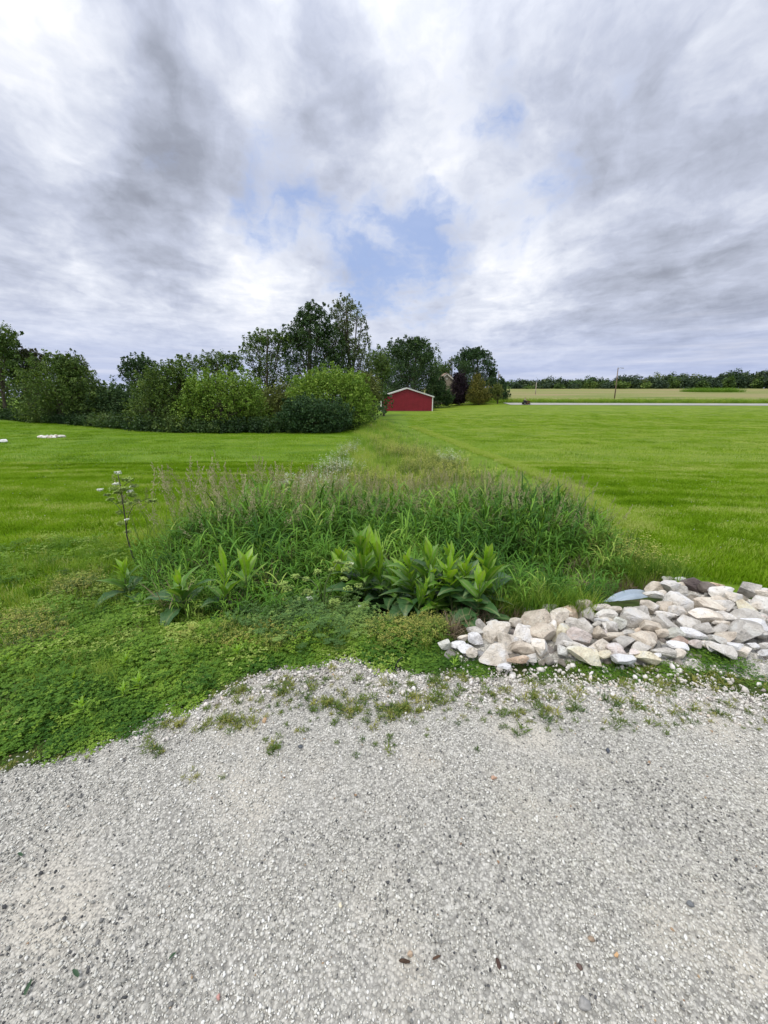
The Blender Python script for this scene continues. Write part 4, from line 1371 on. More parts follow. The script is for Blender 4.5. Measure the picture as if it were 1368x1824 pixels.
def culvert():
    m, t, out = new_mat('galvanised_steel')
    tc = t.n.new('ShaderNodeTexCoord').outputs['Object']
    n = t.noise(tc, 6, 5, .6)
    c = t.ramp(n, [(.3, (.30, .37, .43)), (.7, (.47, .54, .60))])
    p = principled(t, c, .55, .4, .35)
    t.l.new(p.outputs[0], out.inputs[0])
    # ribs run square to the axis; the mouth opens away from the camera into the ditch
    top, tt = at_depth(1126, 1056, 3.0)
    rad = .43; L = 2.6; ax = Vector((-.20, .97, -.06)).normalized()
    c0 = Vector(top) - Vector((0, 0, rad))
    u = ax.cross(Vector((0, 0, 1))).normalized(); w = u.cross(ax).normalized()
    nl, ns = 200, 56
    v = []
    for i in range(nl + 1):
        q = -L * i / nl
        rr = rad + .020 * math.cos(2 * math.pi * q / .095)
        for k in range(ns):
            a = 2 * math.pi * k / ns
            v.append(c0 + ax * q + (u * math.cos(a) + w * math.sin(a)) * rr)
    f = np.array([(i * ns + k, i * ns + (k + 1) % ns, (i + 1) * ns + (k + 1) % ns, (i + 1) * ns + k) for i in range(nl) for k in range(ns)])
    root = empty('culvert_pipe', c0, 'grey corrugated metal culvert end showing between the rocks and the tall grass', 'pipe')
    v = [q - c0 for q in v]
    o = link('pipe_wall', mesh_np('pipe_wall', v, f, [m], smooth_sh=True), root)
    sm = o.modifiers.new('thickness', 'SOLIDIFY'); sm.thickness = .003
    # rolled rim
    mb = MB(); ring = [(u * math.cos(a) + w * math.sin(a)) * (rad + .004) for a in np.linspace(0, 2 * math.pi, 49)]
    mb.tube(ring, .007, 6, 0, False)
    mb.build('rim', m, root, smooth_sh=True)


rocks()
culvert()

# ------------------------------------------------------------------ broad-leaved plants
def leaf_shape(L, W, curl, serr=.0, n=9, fold=.35):
    """lance leaf along +Y from the origin, bending downwards by curl"""
    mb = MB(); v = []; f = []
    ang = 0; p = np.array([0., 0., 0.])
    for i in range(n + 1):
        q = i / n
        wd = W * (math.sin(math.pi * min(1, q * .9 + .08)) ** .8) * (1 - q ** 6) / 2 + .0015
        wd *= 1 + serr * (1 if i % 2 else -1)
        lift = fold * wd
        wav = .10 * wd * math.sin(i * 2.1)
        v += [(-wd, p[1], p[2] + lift + wav), (0, p[1], p[2]), (wd, p[1], p[2] + lift - wav)]
        st = L / n
        p = p + np.array([0, math.cos(ang) * st, -math.sin(ang) * st]); ang += curl / n * (.4 + 1.2 * q)
    for i in range(n):
        for j in range(2): f.append((i * 3 + j, i * 3 + j + 1, (i + 1) * 3 + j + 1, (i + 1) * 3 + j))
    return v, f


LEAFM = {}
for kind_, mat_, (L_, W_, c_, s_) in (('top', 'leaf_top', (.17, .048, .30, .0)), ('mid', 'leaf_mid', (.23, .072, .85, .03)), ('low', 'leaf_low', (.29, .115, 1.4, .07))):
    LEAFM[kind_] = [mesh_np('leaf', *leaf_shape(L_ * a, W_ * b, c_ * c, s_), [M[mat_]], smooth_sh=True) for a, b, c in ((1, 1, 1), (1.15, .9, .7), (.88, 1.1, 1.4))]


def broad_plant(px, py, top_py, label, seed, spread=1.0, npairs=11, low=5):
    r_ = random.Random(seed)
    p, t = gpt(px, py)
    dep_t, _ = at_depth(px, top_py, p[1])
    h = max(.25, dep_t[2] - p[2])
    root = empty('broad_leaved_plant', p, label, 'plant', 'broad leaved plants at the foot of the tall grass')
    root.rotation_euler = (r_.uniform(-.16, .10), r_.uniform(-.2, .2), r_.uniform(0, 6.28) * 0)
    root.scale = (1, 1, r_.uniform(.86, 1.12))
    mb = MB()
    lean = (r_.uniform(-.05, .05), r_.uniform(-.05, .03))
    st = [(lean[0] * q, lean[1] * q, h * .86 * q) for q in np.linspace(0, 1, 6)]
    mb.tube(st, [.009, .0085, .008, .007, .006, .004], 6)
    mb.build('stem', M['stem'], root, smooth_sh=True)

    def put(kind, z, az, up, s):
        me = r_.choice(LEAFM[kind])
        o = link('leaf', me, root)
        q = z / (h * .86)
        o.location = (lean[0] * q, lean[1] * q, z)
        # leaf grows along +Y; tilt it up by 'up', then turn it
        o.rotation_euler = (up, r_.uniform(-.2, .2), az)
        o.scale = (s, s, s)
    az0 = r_.uniform(0, 6.28)
    for k in range(npairs):
        q = k / (npairs - 1)
        z = h * (.22 + .64 * q)
        kind = 'top' if q > .55 and r_.random() > .18 else ('mid' if q > .3 or r_.random() > .4 else 'low')
        up = .55 + .85 * q
        s = (1.22 - .30 * q) * spread * (h / .55) ** .5
        for sgn in (0, math.pi):
            put(kind, z, az0 + k * 1.57 + sgn + r_.uniform(-.6, .6), up + r_.uniform(-.35, .25), s * r_.uniform(.65, 1.22) * (1.15 if kind == 'top' else 1))
    for k in range(low):
        put('low', h * r_.uniform(.03, .2), r_.uniform(0, 6.28) if k > 1 else r_.uniform(2.4, 4.0), r_.uniform(.0, .55), r_.uniform(.78, 1.08) * spread)
    return root


for i, a in enumerate([(632, 1094, 950, 'tall bright green broad leaved plant, furthest back of the clump right of the hemlock'),
                       (684, 1104, 995, 'bright green broad leaved plant left of the gap in the broad leaved clump'),
                       (742, 1109, 980, 'upright pointed broad leaved plant with narrow top leaves in mid clump'),
                       (788, 1106, 984, 'fullest broad leaved plant with drooping dark lower leaves left of the rocks'),
                       (826, 1099, 982, 'slim broad leaved plant rising between the fullest one and the rightmost one'),
                       (868, 1094, 977, 'rightmost broad leaved plant against the dark grass above the rocks'),
                       (655, 1099, 967, 'second tall broad leaved plant of the clump, just right of the furthest back one'),
                       (612, 1089, 977, 'broad leaved plant at the left end of the clump, behind the hemlock stem'),
                       (705, 1101, 1004, 'half hidden broad leaved plant low between two brighter ones in mid clump'),
                       (766, 1107, 990, 'broad leaved plant with crossing pale leaves left of the fullest one'),
                       (806, 1107, 998, 'broad leaved plant tucked right behind the fullest one in the clump'),
                       (772, 1112, 1052, 'low dark broad leaved plant spreading towards the left end of the rocks'),
                       (850, 1109, 1022, 'shaded broad leaved plant low at the right end of the clump'),
                       (733, 1116, 1044, 'short broad leaved plant in front of the clump above the cream bedstraw')]):
    broad_plant(*a, seed=40 + i, low=5 if i not in (3,) else 9, npairs=11 if i < 11 else 7)
for i, a in enumerate([(335, 1104, 1002, 'broad leaved plant with a pale drooping leaf at the left of the grass'),
                       (395, 1109, 1022, 'broad leaved plant hidden low in the grass left of the bare hollow'),
                       (440, 1099, 992, 'narrow upright broad leaved plant half covered by grass blades'),
                       (228, 1069, 1007, 'small bright broad leaved plant at the foot of the tall white flowered hemlock')]):
    broad_plant(*a, seed=70 + i, npairs=8, low=4, spread=.95)

# ------------------------------------------------------------------ hemlocks (tall stems with umbels)
def umbel(root, c, r, mat, seed, rays=11):
    r_ = random.Random(seed); mb = MB()
    c = Vector(c)
    for k in range(rays):
        a = 6.28 * k / rays + r_.uniform(-.2, .2); rr = r * r_.uniform(.35, 1)
        e = c + Vector((math.cos(a) * rr, math.sin(a) * rr, r * (.85 - .6 * rr / r)))
        mb.tube([c, e], .0012, 3, 1, False)
        for q in range(14):
            p = e + Vector((r_.uniform(-1, 1), r_.uniform(-1, 1), r_.uniform(-1, 1))) * r * .28
            s = r * r_.uniform(.12, .23); aa = r_.uniform(0, 6.28)
            u = Vector((math.cos(aa), math.sin(aa), r_.uniform(-.5, .5))) * s; w = Vector((-math.sin(aa), math.cos(aa), r_.uniform(-.5, .5))) * s
            mb.add([p - u, p - w, p + u, p + w], [(0, 1, 2, 3)], 0)
    return mb.build('umbel', [mat, M['stem']], root)


def hemlock(px, py, stem_px, branches, label, umbels, stem_mat, rad=.008):
    p, t = gpt(px, py)
    root = empty('hemlock', p, label, 'plant')
    W = lambda q, dy=0: Vector(at_depth(q[0], q[1], p[1] + dy)[0]) - Vector(p)
    mb = MB()
    pts = [Vector((0, 0, 0))] + [W(q) for q in stem_px]
    mb.tube(pts, list(np.linspace(rad, rad * .45, len(pts))), 6)
    mb.build('stem', stem_mat, root, smooth_sh=True)
    for i, br in enumerate(branches):
        mb = MB(); dy = (-.12, .1, -.06, .14, .05)[i % 5]
        q = [W(a, dy * k / max(1, len(br) - 1)) for k, a in enumerate(br)]
        mb.tube(q, list(np.linspace(rad * .45, rad * .2, len(q))), 5)
        mb.build('branch', M['stem'] if i % 2 else stem_mat, root, smooth_sh=True)
    for i, (a, b, r, col) in enumerate(umbels):
        umbel(root, W((a, b), (-.1, .08, 0, .12, -.05)[i % 5]), r, M['umbel_w'] if col == 'w' else M['umbel_g'], int(a * 7 + b))
    return root


hemlock(246, 1012, [(236, 990), (226, 955), (224, 930), (218, 890), (214, 862), (210, 846)],
        [[(226, 935), (230, 915), (238, 900), (262, 888), (270, 893)], [(220, 915), (208, 900), (192, 885), (184, 876)], [(216, 872), (226, 860), (234, 858)], [(215, 880), (206, 872), (200, 866)], [(216, 868), (224, 872), (232, 878)]],
        'tall thin hemlock with a dark stem and white flower umbels at the left lawn edge',
        [(210, 844, .030, 'w'), (179, 874, .028, 'w'), (207, 864, .030, 'w'), (236, 868, .024, 'w'), (232, 877, .028, 'w'), (226, 858, .050, 'g'), (204, 873, .045, 'g'), (236, 885, .045, 'g'), (191, 884, .035, 'g'), (270, 895, .045, 'g'), (226, 927, .022, 'w'), (212, 915, .035, 'g'), (216, 935, .04, 'g'), (218, 898, .05, 'g'), (222, 875, .05, 'g'), (232, 900, .04, 'g'), (198, 892, .04, 'g'), (245, 893, .03, 'g'), (228, 950, .04, 'g'), (210, 880, .04, 'g'), (240, 868, .035, 'g')], M['stem_dark'])
hemlock(576, 1120, [(576, 1085), (578, 1060), (580, 1040), (590, 1018), (601, 1003)],
        [[(601, 1003), (612, 1004), (622, 1006)], [(574, 1072), (565, 1045), (555, 1034), (535, 1028), (527, 1030)], [(573, 1068), (571, 1040), (566, 1022)], [(580, 1074), (600, 1062), (625, 1068), (640, 1080)], [(583, 1066), (595, 1045), (612, 1033)], [(612, 1064), (630, 1055), (640, 1045)], [(595, 1112), (620, 1095), (645, 1085)]],
        'hemlock with a bent pinkish stem and greenish umbels in front of the grass',
        [(601, 1003, .028, 'g'), (622, 1008, .034, 'g'), (592, 1017, .026, 'g'), (615, 1018, .034, 'g'), (527, 1030, .034, 'g'), (565, 1020, .028, 'g'), (545, 1033, .026, 'g'), (612, 1034, .03, 'g'), (640, 1045, .03, 'g'), (650, 1082, .028, 'g'), (620, 1050, .03, 'g'), (551, 1067, .022, 'w'), (548, 1058, .04, 'g'), (515, 1052, .045, 'g'), (596, 1075, .04, 'g'), (505, 1044, .035, 'g'), (625, 1005, .016, 'w'), (642, 1081, .014, 'w')], M['stem'], .010)
hemlock(528, 935, [(527, 905), (524, 880), (520, 862)], [[(524, 880), (514, 868), (508, 862)], [(524, 876), (530, 862), (533, 854)]],
        'small hemlock with pale green umbels behind the seed heads', [(520, 858, .045, 'g'), (508, 860, .04, 'w'), (533, 853, .035, 'w'), (514, 866, .04, 'g')], M['stem'])

# star-leaved young weeds standing in the clover, and larger weed tufts in the gravel
WEEDM = [weed_tuft(0, .05, [M['leaf_top']])]


def star_weed(px, py, s, label, seed):
    r_ = random.Random(seed); p, _ = gpt(px, py)
    root = empty('star_weed', p + np.array([0, 0, .01]), label, 'weed', 'young star leaved weeds in the clover')
    mb = MB(); mb.tube([(0, 0, 0), (.002, 0, .05 * s), (.003, .002, .09 * s)], [.003 * s, .0025 * s, .0015 * s], 5)
    mb.build('stem', M['stem'], root)
    for k in range(11):
        o = link('leaf', LEAFM['top'][k % 3], root)
        q = k / 10
        o.location = (0.002, 0, (.03 + .06 * q) * s)
        o.rotation_euler = (.35 + .8 * q + r_.uniform(-.15, .15), 0, k * 2.4)
        o.scale = (.30 * s, .42 * s * r_.uniform(.8, 1.1), .4 * s)


for i, (a, b, s, l) in enumerate([(252, 1238, 1.0, 'bright star leaved weed in the middle of the clover above the gravel'), (224, 1250, .8, 'lower star leaved weed just left of the brightest one in the clover'),
                                  (152, 1280, .9, 'star leaved weed low in the dark clover nearest the gravel edge'), (135, 1230, .8, 'pale star leaved weed at the left of the clover bank'),
                                  (228, 1197, .9, 'wide star leaved weed on the upper clover bank'), (425, 1180, .9, 'star leaved weed at the clover edge above the gravel tongue'),
                                  (20, 1195, .8, 'star leaved weed at the left margin of the clover bank'), (808, 1195, .6, 'star leaved weed in the clover below the left end of the rocks'),
                                  (340, 1178, .7, 'small star leaved weed between clover and ditch plants')]):
    star_weed(a, b, s, l, 500 + i)

# black cable end in the clover
p, _ = gpt(702, 1196)
mb = MB(); mb.tube([(0, 0, -.03), (.006, 0, .03), (.02, .0, .07), (.04, .0, .095), (.048, .0, .10)], .0035, 8)
tag(mb.build('cable_end', plain_mat('black_rubber', (.015, .017, .017), .5, .4), None, p, True), 'thin black cable end sticking up where the clover meets the gravel', 'cable')
# stick lying at the left end of the rocks
p, _ = gpt(800, 1157)
mb = MB(); mb.tube([(-.06, 0, .02), (-.02, .01, .03), (.03, 0, .035), (.08, -.01, .03)], [.004, .005, .005, .003], 6)
tag(mb.build('stick', M['bark'], None, p, True), 'thin grey stick lying at the left end of the rocks', 'stick')

# bits lying on the gravel
DEB = [('bark_chip', (722, 1725), .018, (.07, .045, .03), 'dark brown bark chip lying on the gravel, the middle one of the bottom edge', 'bark'),
       ('bark_chip', (886, 1730), .015, (.08, .05, .04), 'rust dark bark chip on the gravel right of the middle', 'bark'),
       ('bark_chip', (778, 1715), .013, (.10, .06, .04), 'small thin bark chip beside the pale orange pebble', 'bark'),
       ('pebble', (607, 1619), .008, (.78, .70, .52), 'round cream pebble standing out on the grey gravel', 'pebble'),
       ('pebble', (730, 1712), .011, (.50, .38, .27), 'pale orange pebble on the gravel near the bottom', 'pebble'),
       ('pebble', (1051, 1683), .011, (.33, .25, .18), 'brown angular pebble on the gravel at lower right', 'pebble'),
       ('pebble', (1095, 1711), .008, (.60, .38, .20), 'small orange pebble on the gravel at lower right', 'pebble'),
       ('pebble', (1028, 1733), .011, (.13, .09, .075), 'dark brown pebble on the gravel at lower right', 'pebble'),
       ('pebble', (1226, 1620), .013, (.18, .19, .195), 'dark slate grey pebble on the gravel at right', 'pebble'),
       ('pebble', (1036, 1805), .020, (.30, .295, .28), 'large flat grey pebble at the bottom edge of the gravel', 'pebble'),
       ('pebble', (471, 1292), .017, (.58, .40, .24), 'round orange tan stone on the gravel shoulder', 'pebble'),
       ('pebble', (878, 1393), .016, (.52, .34, .24), 'salmon coloured pebble on the gravel below the shoulder', 'pebble'),
       ('pebble', (1082, 1343), .016, (.09, .10, .12), 'dark blue grey pebble below the stone pile', 'pebble'),
       ('pebble', (536, 1338), .014, (.10, .11, .12), 'dark grey pebble beside the weeds on the shoulder', 'pebble'),
       ('pebble', (391, 1780), .010, (.55, .30, .26), 'reddish pebble on the gravel at lower left', 'pebble')]
for i, (nm, (a, b), s, col, lab, cat) in enumerate(DEB):
    p, _ = gpt(a, b)
    v, f = pebble(900 + i, 2)
    v = v * s * (np.array([1.2, .5, .3]) if nm == 'bark_chip' else 1)
    o = link(nm, mesh_np(nm, v, f, [plain_mat(nm + '_stone', col, .85, .2, 0, 90, .3)], smooth_sh=True), None, (p[0], p[1], float(road_z(p[0], p[1])) + s * .5))
    o.rotation_euler = (.2, .1, i * 1.7)
    tag(o, lab, cat)
for i, (a, b, az, L, lab) in enumerate([(143, 1747, 1.1, .03, 'dark green fallen leaf blade tilted on the gravel at lower left'), (46, 1778, .2, .03, 'dark green fallen leaf blade lying flat at the left bottom corner'),
                                       (315, 1705, 2.4, .018, 'tiny green leaf scrap on the gravel left of centre'), (42, 1530, 1.2, .025, 'small green leaf scrap on the gravel near the left margin')]):
    p, _ = gpt(a, b)
    v, f = leaf_shape(L, L * .22, .5)
    o = link('fallen_leaf', mesh_np('fallen_leaf', v, f, [M['dock_low']], smooth_sh=True), None, (p[0], p[1], float(road_z(p[0], p[1])) + .010))
    o.rotation_euler = (.15, .1, az)
    tag(o, lab, 'leaf')

# ------------------------------------------------------------------ trees
def tree_leaf(name, stops, transl=.22): return leaf_mat(name, stops, False, transl, .6, .2)


TL = {
    'mid': tree_leaf('foliage_mid_green', [(0, (.035, .070, .018)), (.5, (.090, .155, .032)), (1, (.20, .275, .065))]),
    'dark': tree_leaf('foliage_dark_green', [(0, (.018, .046, .018)), (.5, (.048, .096, .032)), (1, (.115, .18, .060))]),
    'bright': tree_leaf('foliage_bright_green', [(0, (.060, .125, .018)), (.5, (.160, .270, .034)), (1, (.31, .42, .08))]),
    'lime': tree_leaf('foliage_yellow_green', [(0, (.070, .145, .020)), (.5, (.185, .315, .040)), (1, (.36, .49, .09))]),
    'blue': tree_leaf('foliage_deep_green', [(0, (.016, .044, .016)), (.5, (.042, .094, .034)), (1, (.100, .165, .060))]),
    'olive': tree_leaf('foliage_olive', [(0, (.065, .085, .022)), (.5, (.145, .185, .045)), (1, (.27, .30, .09))]),
    'grey': tree_leaf('foliage_grey_green', [(0, (.050, .078, .034)), (.5, (.115, .160, .066)), (1, (.24, .28, .14))]),
    'brown': tree_leaf('foliage_brownish', [(0, (.030, .038, .016)), (.5, (.060, .068, .030)), (1, (.11, .11, .05))]),
    'purple': tree_leaf('foliage_purple', [(0, (.010, .006, .010)), (.5, (.022, .012, .020)), (1, (.045, .026, .038))], .1),
    'gold': tree_leaf('foliage_golden_conifer', [(0, (.05, .07, .018)), (.5, (.145, .150, .03)), (1, (.36, .30, .07))]),
    'far': tree_leaf('foliage_far', [(0, (.022, .044, .026)), (.5, (.050, .085, .044)), (1, (.105, .150, .072))]),
}


def leaf_cloud(centers, radii, per, size, r_, flat=.75, zmin=None):
    """leaf-sized quads gathered in clumps; returns verts, faces, tint"""
    n = len(centers)
    c = np.repeat(centers, per, 0); rr = np.repeat(radii, per)
    base_t = np.repeat(r_.normal(0, .17, n), per)
    d = r_.normal(size=(n * per, 3)); d *= np.array([1, 1, flat])
    ln = np.linalg.norm(d, axis=1, keepdims=True) + 1e-6
    d = d / ln * np.minimum(ln, 1.9) * .55
    p = c + d * rr[:, None]
    m = len(p)
    nrm = r_.normal(size=(m, 3)) * .8 + d * .9 + np.array([0, 0, .55])
    nrm /= np.linalg.norm(nrm, axis=1, keepdims=True) + 1e-9
    a = r_.normal(size=(m, 3)); u = np.cross(nrm, a); u /= np.linalg.norm(u, axis=1, keepdims=True) + 1e-9
    w = np.cross(nrm, u)
    s = size * r_.uniform(.6, 1.35, (m, 1))
    u = u * s * .5; w = w * s * .36
    v = np.stack([p - u, p - w - u * .1, p + u, p + w - u * .1], 1)
    if zmin is not None:
        k = p[:, 2] > zmin(p[:, 0], p[:, 1]) + .05
        v = v[k]; base_t = base_t[k]; m = len(v)
    f = np.arange(m * 4).reshape(m, 4)
    t = np.clip(.48 + base_t + r_.normal(0, .17, m), 0, 1)
    return v.reshape(-1, 3), f, t


def tree(name, label, bpx, D, lobes, col, leaf=.22, dens=1.0, group=None, cat='tree', stems=1, gaps=.0, trunk_r=.16, lean=0, fluff=1.0, back=True):
    seed = int(bpx * 13 + D * 7) % 100000
    r_ = np.random.default_rng(seed)
    bx = at_depth(bpx, 720, D)[0][0]
    bz = float(H(bx, D))
    root = empty(name, (bx, D, bz), label, cat, group)
    cen = []; rad = []
    L3 = []
    for (px, py, rx, ry) in lobes:
        c, t = at_depth(px, py, D)
        k = cam_depth(c) / F
        RX, RZ = rx * k, ry * k; RY = min(RX, RZ * 1.3)
        off = r_.uniform(-.5, .5) * RX * .7
        L3.append((np.array([c[0], D + off, c[2]]), RX, RY, RZ))
    if back:       # fill the crown out behind, so that it is round from the side too
        wid = max(q[1] for q in L3)
        for (c, RX, RY, RZ) in list(L3):
            if RX > .45 * wid:
                L3.append((c + np.array([r_.uniform(-.2, .2) * RX, RX * .8, -RZ * .12]), RX * .8, RY * .8, RZ * .82))
    for (c, RX, RY, RZ) in L3:
        area = 4 * math.pi * ((RX * RY) ** 1.6 / 3 + (RX * RZ) ** 1.6 / 3 + (RY * RZ) ** 1.6 / 3) ** (1 / 1.6)
        cr = np.clip(.30 * min(RX, RZ), .28, 1.1) * fluff
        n = max(5, int(area / (cr * cr * 2.1) * dens * (1 - gaps)))
        q = r_.normal(size=(n, 3)); q /= np.linalg.norm(q, axis=1, keepdims=True)
        rr = r_.uniform(.45, 1.0, (n, 1)) ** .6
        p = c + q * rr * np.array([RX, RY, RZ])
        cen.append(p); rad.append(np.full(n, cr) * r_.uniform(.7, 1.35, n))
        ns = max(3, int(n * .22))
        q = r_.normal(size=(ns, 3)); q[:, 2] = np.abs(q[:, 2]) * 1.3 - .3; q /= np.linalg.norm(q, axis=1, keepdims=True)
        p = c + q * r_.uniform(1.0, 1.38, (ns, 1)) * np.array([RX, RY, RZ])
        cen.append(p); rad.append(np.full(ns, cr) * r_.uniform(.35, .7, ns))
        p2 = p + np.array([0, 0, 1]) * (cr * r_.uniform(.3, .9, (ns, 1)))
        cen.append(p2); rad.append(np.full(ns, cr) * r_.uniform(.25, .45, ns))
    cen = np.concatenate(cen); rad = np.concatenate(rad)
    ok = cen[:, 2] > H(cen[:, 0], cen[:, 1]) + .15
    cen, rad = cen[ok], rad[ok]
    leaf = leaf * .68
    per = int(np.clip(3.9 * (np.mean(rad) / leaf) ** 2, 14, 120))
    v, f, t = leaf_cloud(cen, rad, per, leaf, r_, .8, H)
    off = np.array([bx, D, bz])
    link('crown', mesh_np('crown', v - off, f, [TL[col]], tint=t), root)
    # trunk(s) and limbs reaching into the lobes
    mb = MB()
    tops = sorted(L3, key=lambda q: -q[0][2])
    hi = tops[0][0] - off
    for s in range(stems):
        a = 6.28 * s / max(1, stems) + .7
        b0 = np.array([math.cos(a), math.sin(a), 0]) * (.25 * trunk_r * stems if stems > 1 else 0)
        tip = hi if s == 0 else tops[s % len(tops)][0] - off
        mid = np.array([tip[0] * .35 + lean * .5, tip[1] * .3, tip[2] * .5]) + r_.normal(0, .12, 3)
        mb.tube([b0 + np.array([0, 0, -.15]), b0 * .8 + mid * .35, mid, mid * .45 + tip * .55 + r_.normal(0, .1, 3), tip], [trunk_r * 1.25, trunk_r, trunk_r * .75, trunk_r * .45, trunk_r * .12], 7)
        for (c, RX, RY, RZ) in L3:
            e = c - off
            q = r_.uniform(.35, .8); st = mid * q
            mb.tube([st, (st + e) / 2 + np.array([0, 0, -.1 * abs(e[0] - st[0])]), e], [trunk_r * .4, trunk_r * .26, trunk_r * .08], 5)
            for _ in range(3):
                w = r_.normal(size=3); w /= np.linalg.norm(w); w[2] = abs(w[2]) * .8
                mb.tube([e * .6 + st * .4, e + w * np.array([RX, RY, RZ]) * .45, e + w * np.array([RX, RY, RZ]) * .85], [trunk_r * .16, trunk_r * .1, trunk_r * .04], 4)
    mb.build('trunk', M['bark'], root)
    return root


TG = 'trees and shrubs along the left lawn'
tree('tree', 'tall loose tree at the left edge of the picture', 4, 43, [(4, 598, 20, 20), (14, 618, 14, 14), (-12, 625, 30, 38), (2, 650, 32, 30), (0, 700, 40, 45), (-45, 660, 45, 60)], 'mid', .26, .8, TG, gaps=.15)
tree('tree', 'brownish tree just right of the tall one at the left edge', 52, 45, [(50, 636, 18, 14), (38, 650, 18, 18), (60, 655, 14, 18), (48, 690, 30, 40)], 'brown', .24, .9, TG)
tree('tree', 'broad rounded mid green tree above the stone fire ring', 105, 38, [(105, 685, 48, 38), (78, 700, 40, 42), (138, 705, 32, 38), (98, 658, 30, 20), (120, 655, 22, 16), (100, 738, 58, 30), (65, 735, 34, 30), (150, 735, 30, 30)], 'mid', .22, 1.1, TG, stems=3)
tree('tree', 'thin sparse tree poking up behind the broad rounded tree', 146, 47, [(128, 640, 12, 12), (143, 650, 11, 16), (155, 672, 11, 18), (145, 700, 18, 30)], 'grey', .22, .6, TG, gaps=.3)
tree('shrub', 'low dark shrub in the gap of the left tree line', 196, 39, [(180, 715, 24, 22), (205, 712, 22, 22), (190, 738, 40, 28), (225, 735, 28, 26)], 'dark', .22, 1.2, TG, 'shrub', stems=3, trunk_r=.06)
tree('tree', 'dark tree with spiky upright branches right of the gap', 248, 41, [(248, 643, 16, 10), (232, 655, 16, 12), (262, 652, 14, 14), (225, 668, 10, 9), (276, 660, 10, 12), (248, 672, 28, 22), (250, 705, 34, 32)], 'dark', .22, .95, TG, gaps=.1)
tree('tree', 'dark bushy tree left of the bright green one', 300, 33, [(302, 668, 26, 22), (325, 662, 22, 20), (272, 695, 30, 28), (310, 695, 38, 32), (288, 728, 48, 34), (330, 730, 40, 32), (250, 735, 28, 28), (300, 752, 60, 18)], 'mid', .20, 1.15, TG, stems=3)
tree('tree', 'flat topped feathery tree rising behind the bright green tree', 388, 47, [(388, 636, 30, 9), (360, 648, 24, 11), (412, 645, 22, 12), (338, 642, 14, 7), (385, 660, 34, 16), (390, 700, 30, 34)], 'mid', .22, .8, TG, gaps=.15)
tree('tree', 'bright green bushy tree in the middle of the left tree line', 392, 32, [(392, 695, 42, 30), (360, 692, 28, 26), (428, 697, 30, 27), (450, 715, 22, 26), (385, 728, 50, 34), (435, 738, 35, 28), (345, 735, 30, 30), (400, 755, 60, 18)], 'bright', .20, 1.15, TG, stems=3)
tree('tree', 'open crowned tree left of the tallest trees', 474, 45, [(478, 600, 24, 14), (455, 612, 18, 16), (442, 632, 12, 16), (500, 612, 18, 16), (470, 640, 22, 24), (455, 665, 16, 20), (490, 660, 30, 34), (500, 690, 30, 30)], 'mid', .24, .75, TG, gaps=.2)
tree('tree', 'tall dense tree, left one of the two tallest', 552, 46, [(553, 560, 14, 16), (540, 572, 10, 22), (530, 595, 18, 20), (572, 575, 15, 24), (550, 600, 34, 26), (520, 625, 18, 26), (560, 632, 42, 32), (592, 615, 18, 34), (550, 668, 48, 34), (598, 660, 28, 40)], 'dark', .25, 1.05, TG, gaps=.05, trunk_r=.24)
tree('tree', 'tallest tree with a see through right side', 628, 48, [(615, 543, 20, 11), (598, 556, 12, 12), (636, 560, 13, 12), (645, 585, 10, 16), (652, 610, 8, 14), (612, 578, 22, 18), (604, 610, 18, 30), (630, 622, 18, 22), (640, 650, 20, 26), (615, 660, 30, 34), (655, 680, 16, 24)], 'grey', .24, .72, TG, gaps=.15, trunk_r=.22)
tree('shrub', 'large yellow green bush in front of the tallest trees', 592, 35, [(595, 680, 38, 22), (556, 685, 30, 18), (628, 690, 26, 24), (540, 702, 28, 24), (590, 705, 50, 30), (640, 712, 22, 30), (625, 735, 38, 28), (655, 735, 14, 22)], 'lime', .19, 1.2, TG, 'shrub', stems=4, trunk_r=.09)
tree('shrub', 'dark glossy bush lowest in front of the yellow green bush', 560, 31, [(558, 728, 42, 20), (530, 740, 30, 22), (592, 740, 34, 22), (560, 748, 54, 22), (520, 752, 24, 16)], 'blue', .19, 1.3, TG, 'shrub', stems=3, trunk_r=.06)
tree('shrub', 'leaning olive green bush with bare stems next to the barn', 664, 45, [(648, 677, 18, 13), (660, 690, 16, 16), (636, 692, 16, 18), (670, 704, 10, 12), (650, 706, 22, 20), (652, 728, 18, 16), (640, 738, 18, 14)], 'olive', .20, 1.0, TG, 'shrub', stems=4, trunk_r=.10, lean=.6)
tree('shrub', 'ragged low shrub between bright green tree and dark glossy bush', 475, 37, [(468, 712, 26, 20), (498, 722, 24, 20), (455, 735, 24, 22), (488, 745, 34, 20), (505, 700, 20, 16)], 'olive', .20, 1.0, TG, 'shrub', stems=4, trunk_r=.06)
tree('tree', 'mid green tree filling in behind the olive bush', 684, 60, [(668, 645, 18, 22), (682, 655, 14, 22), (664, 690, 20, 26)], 'mid', .28, 1.0, TG)

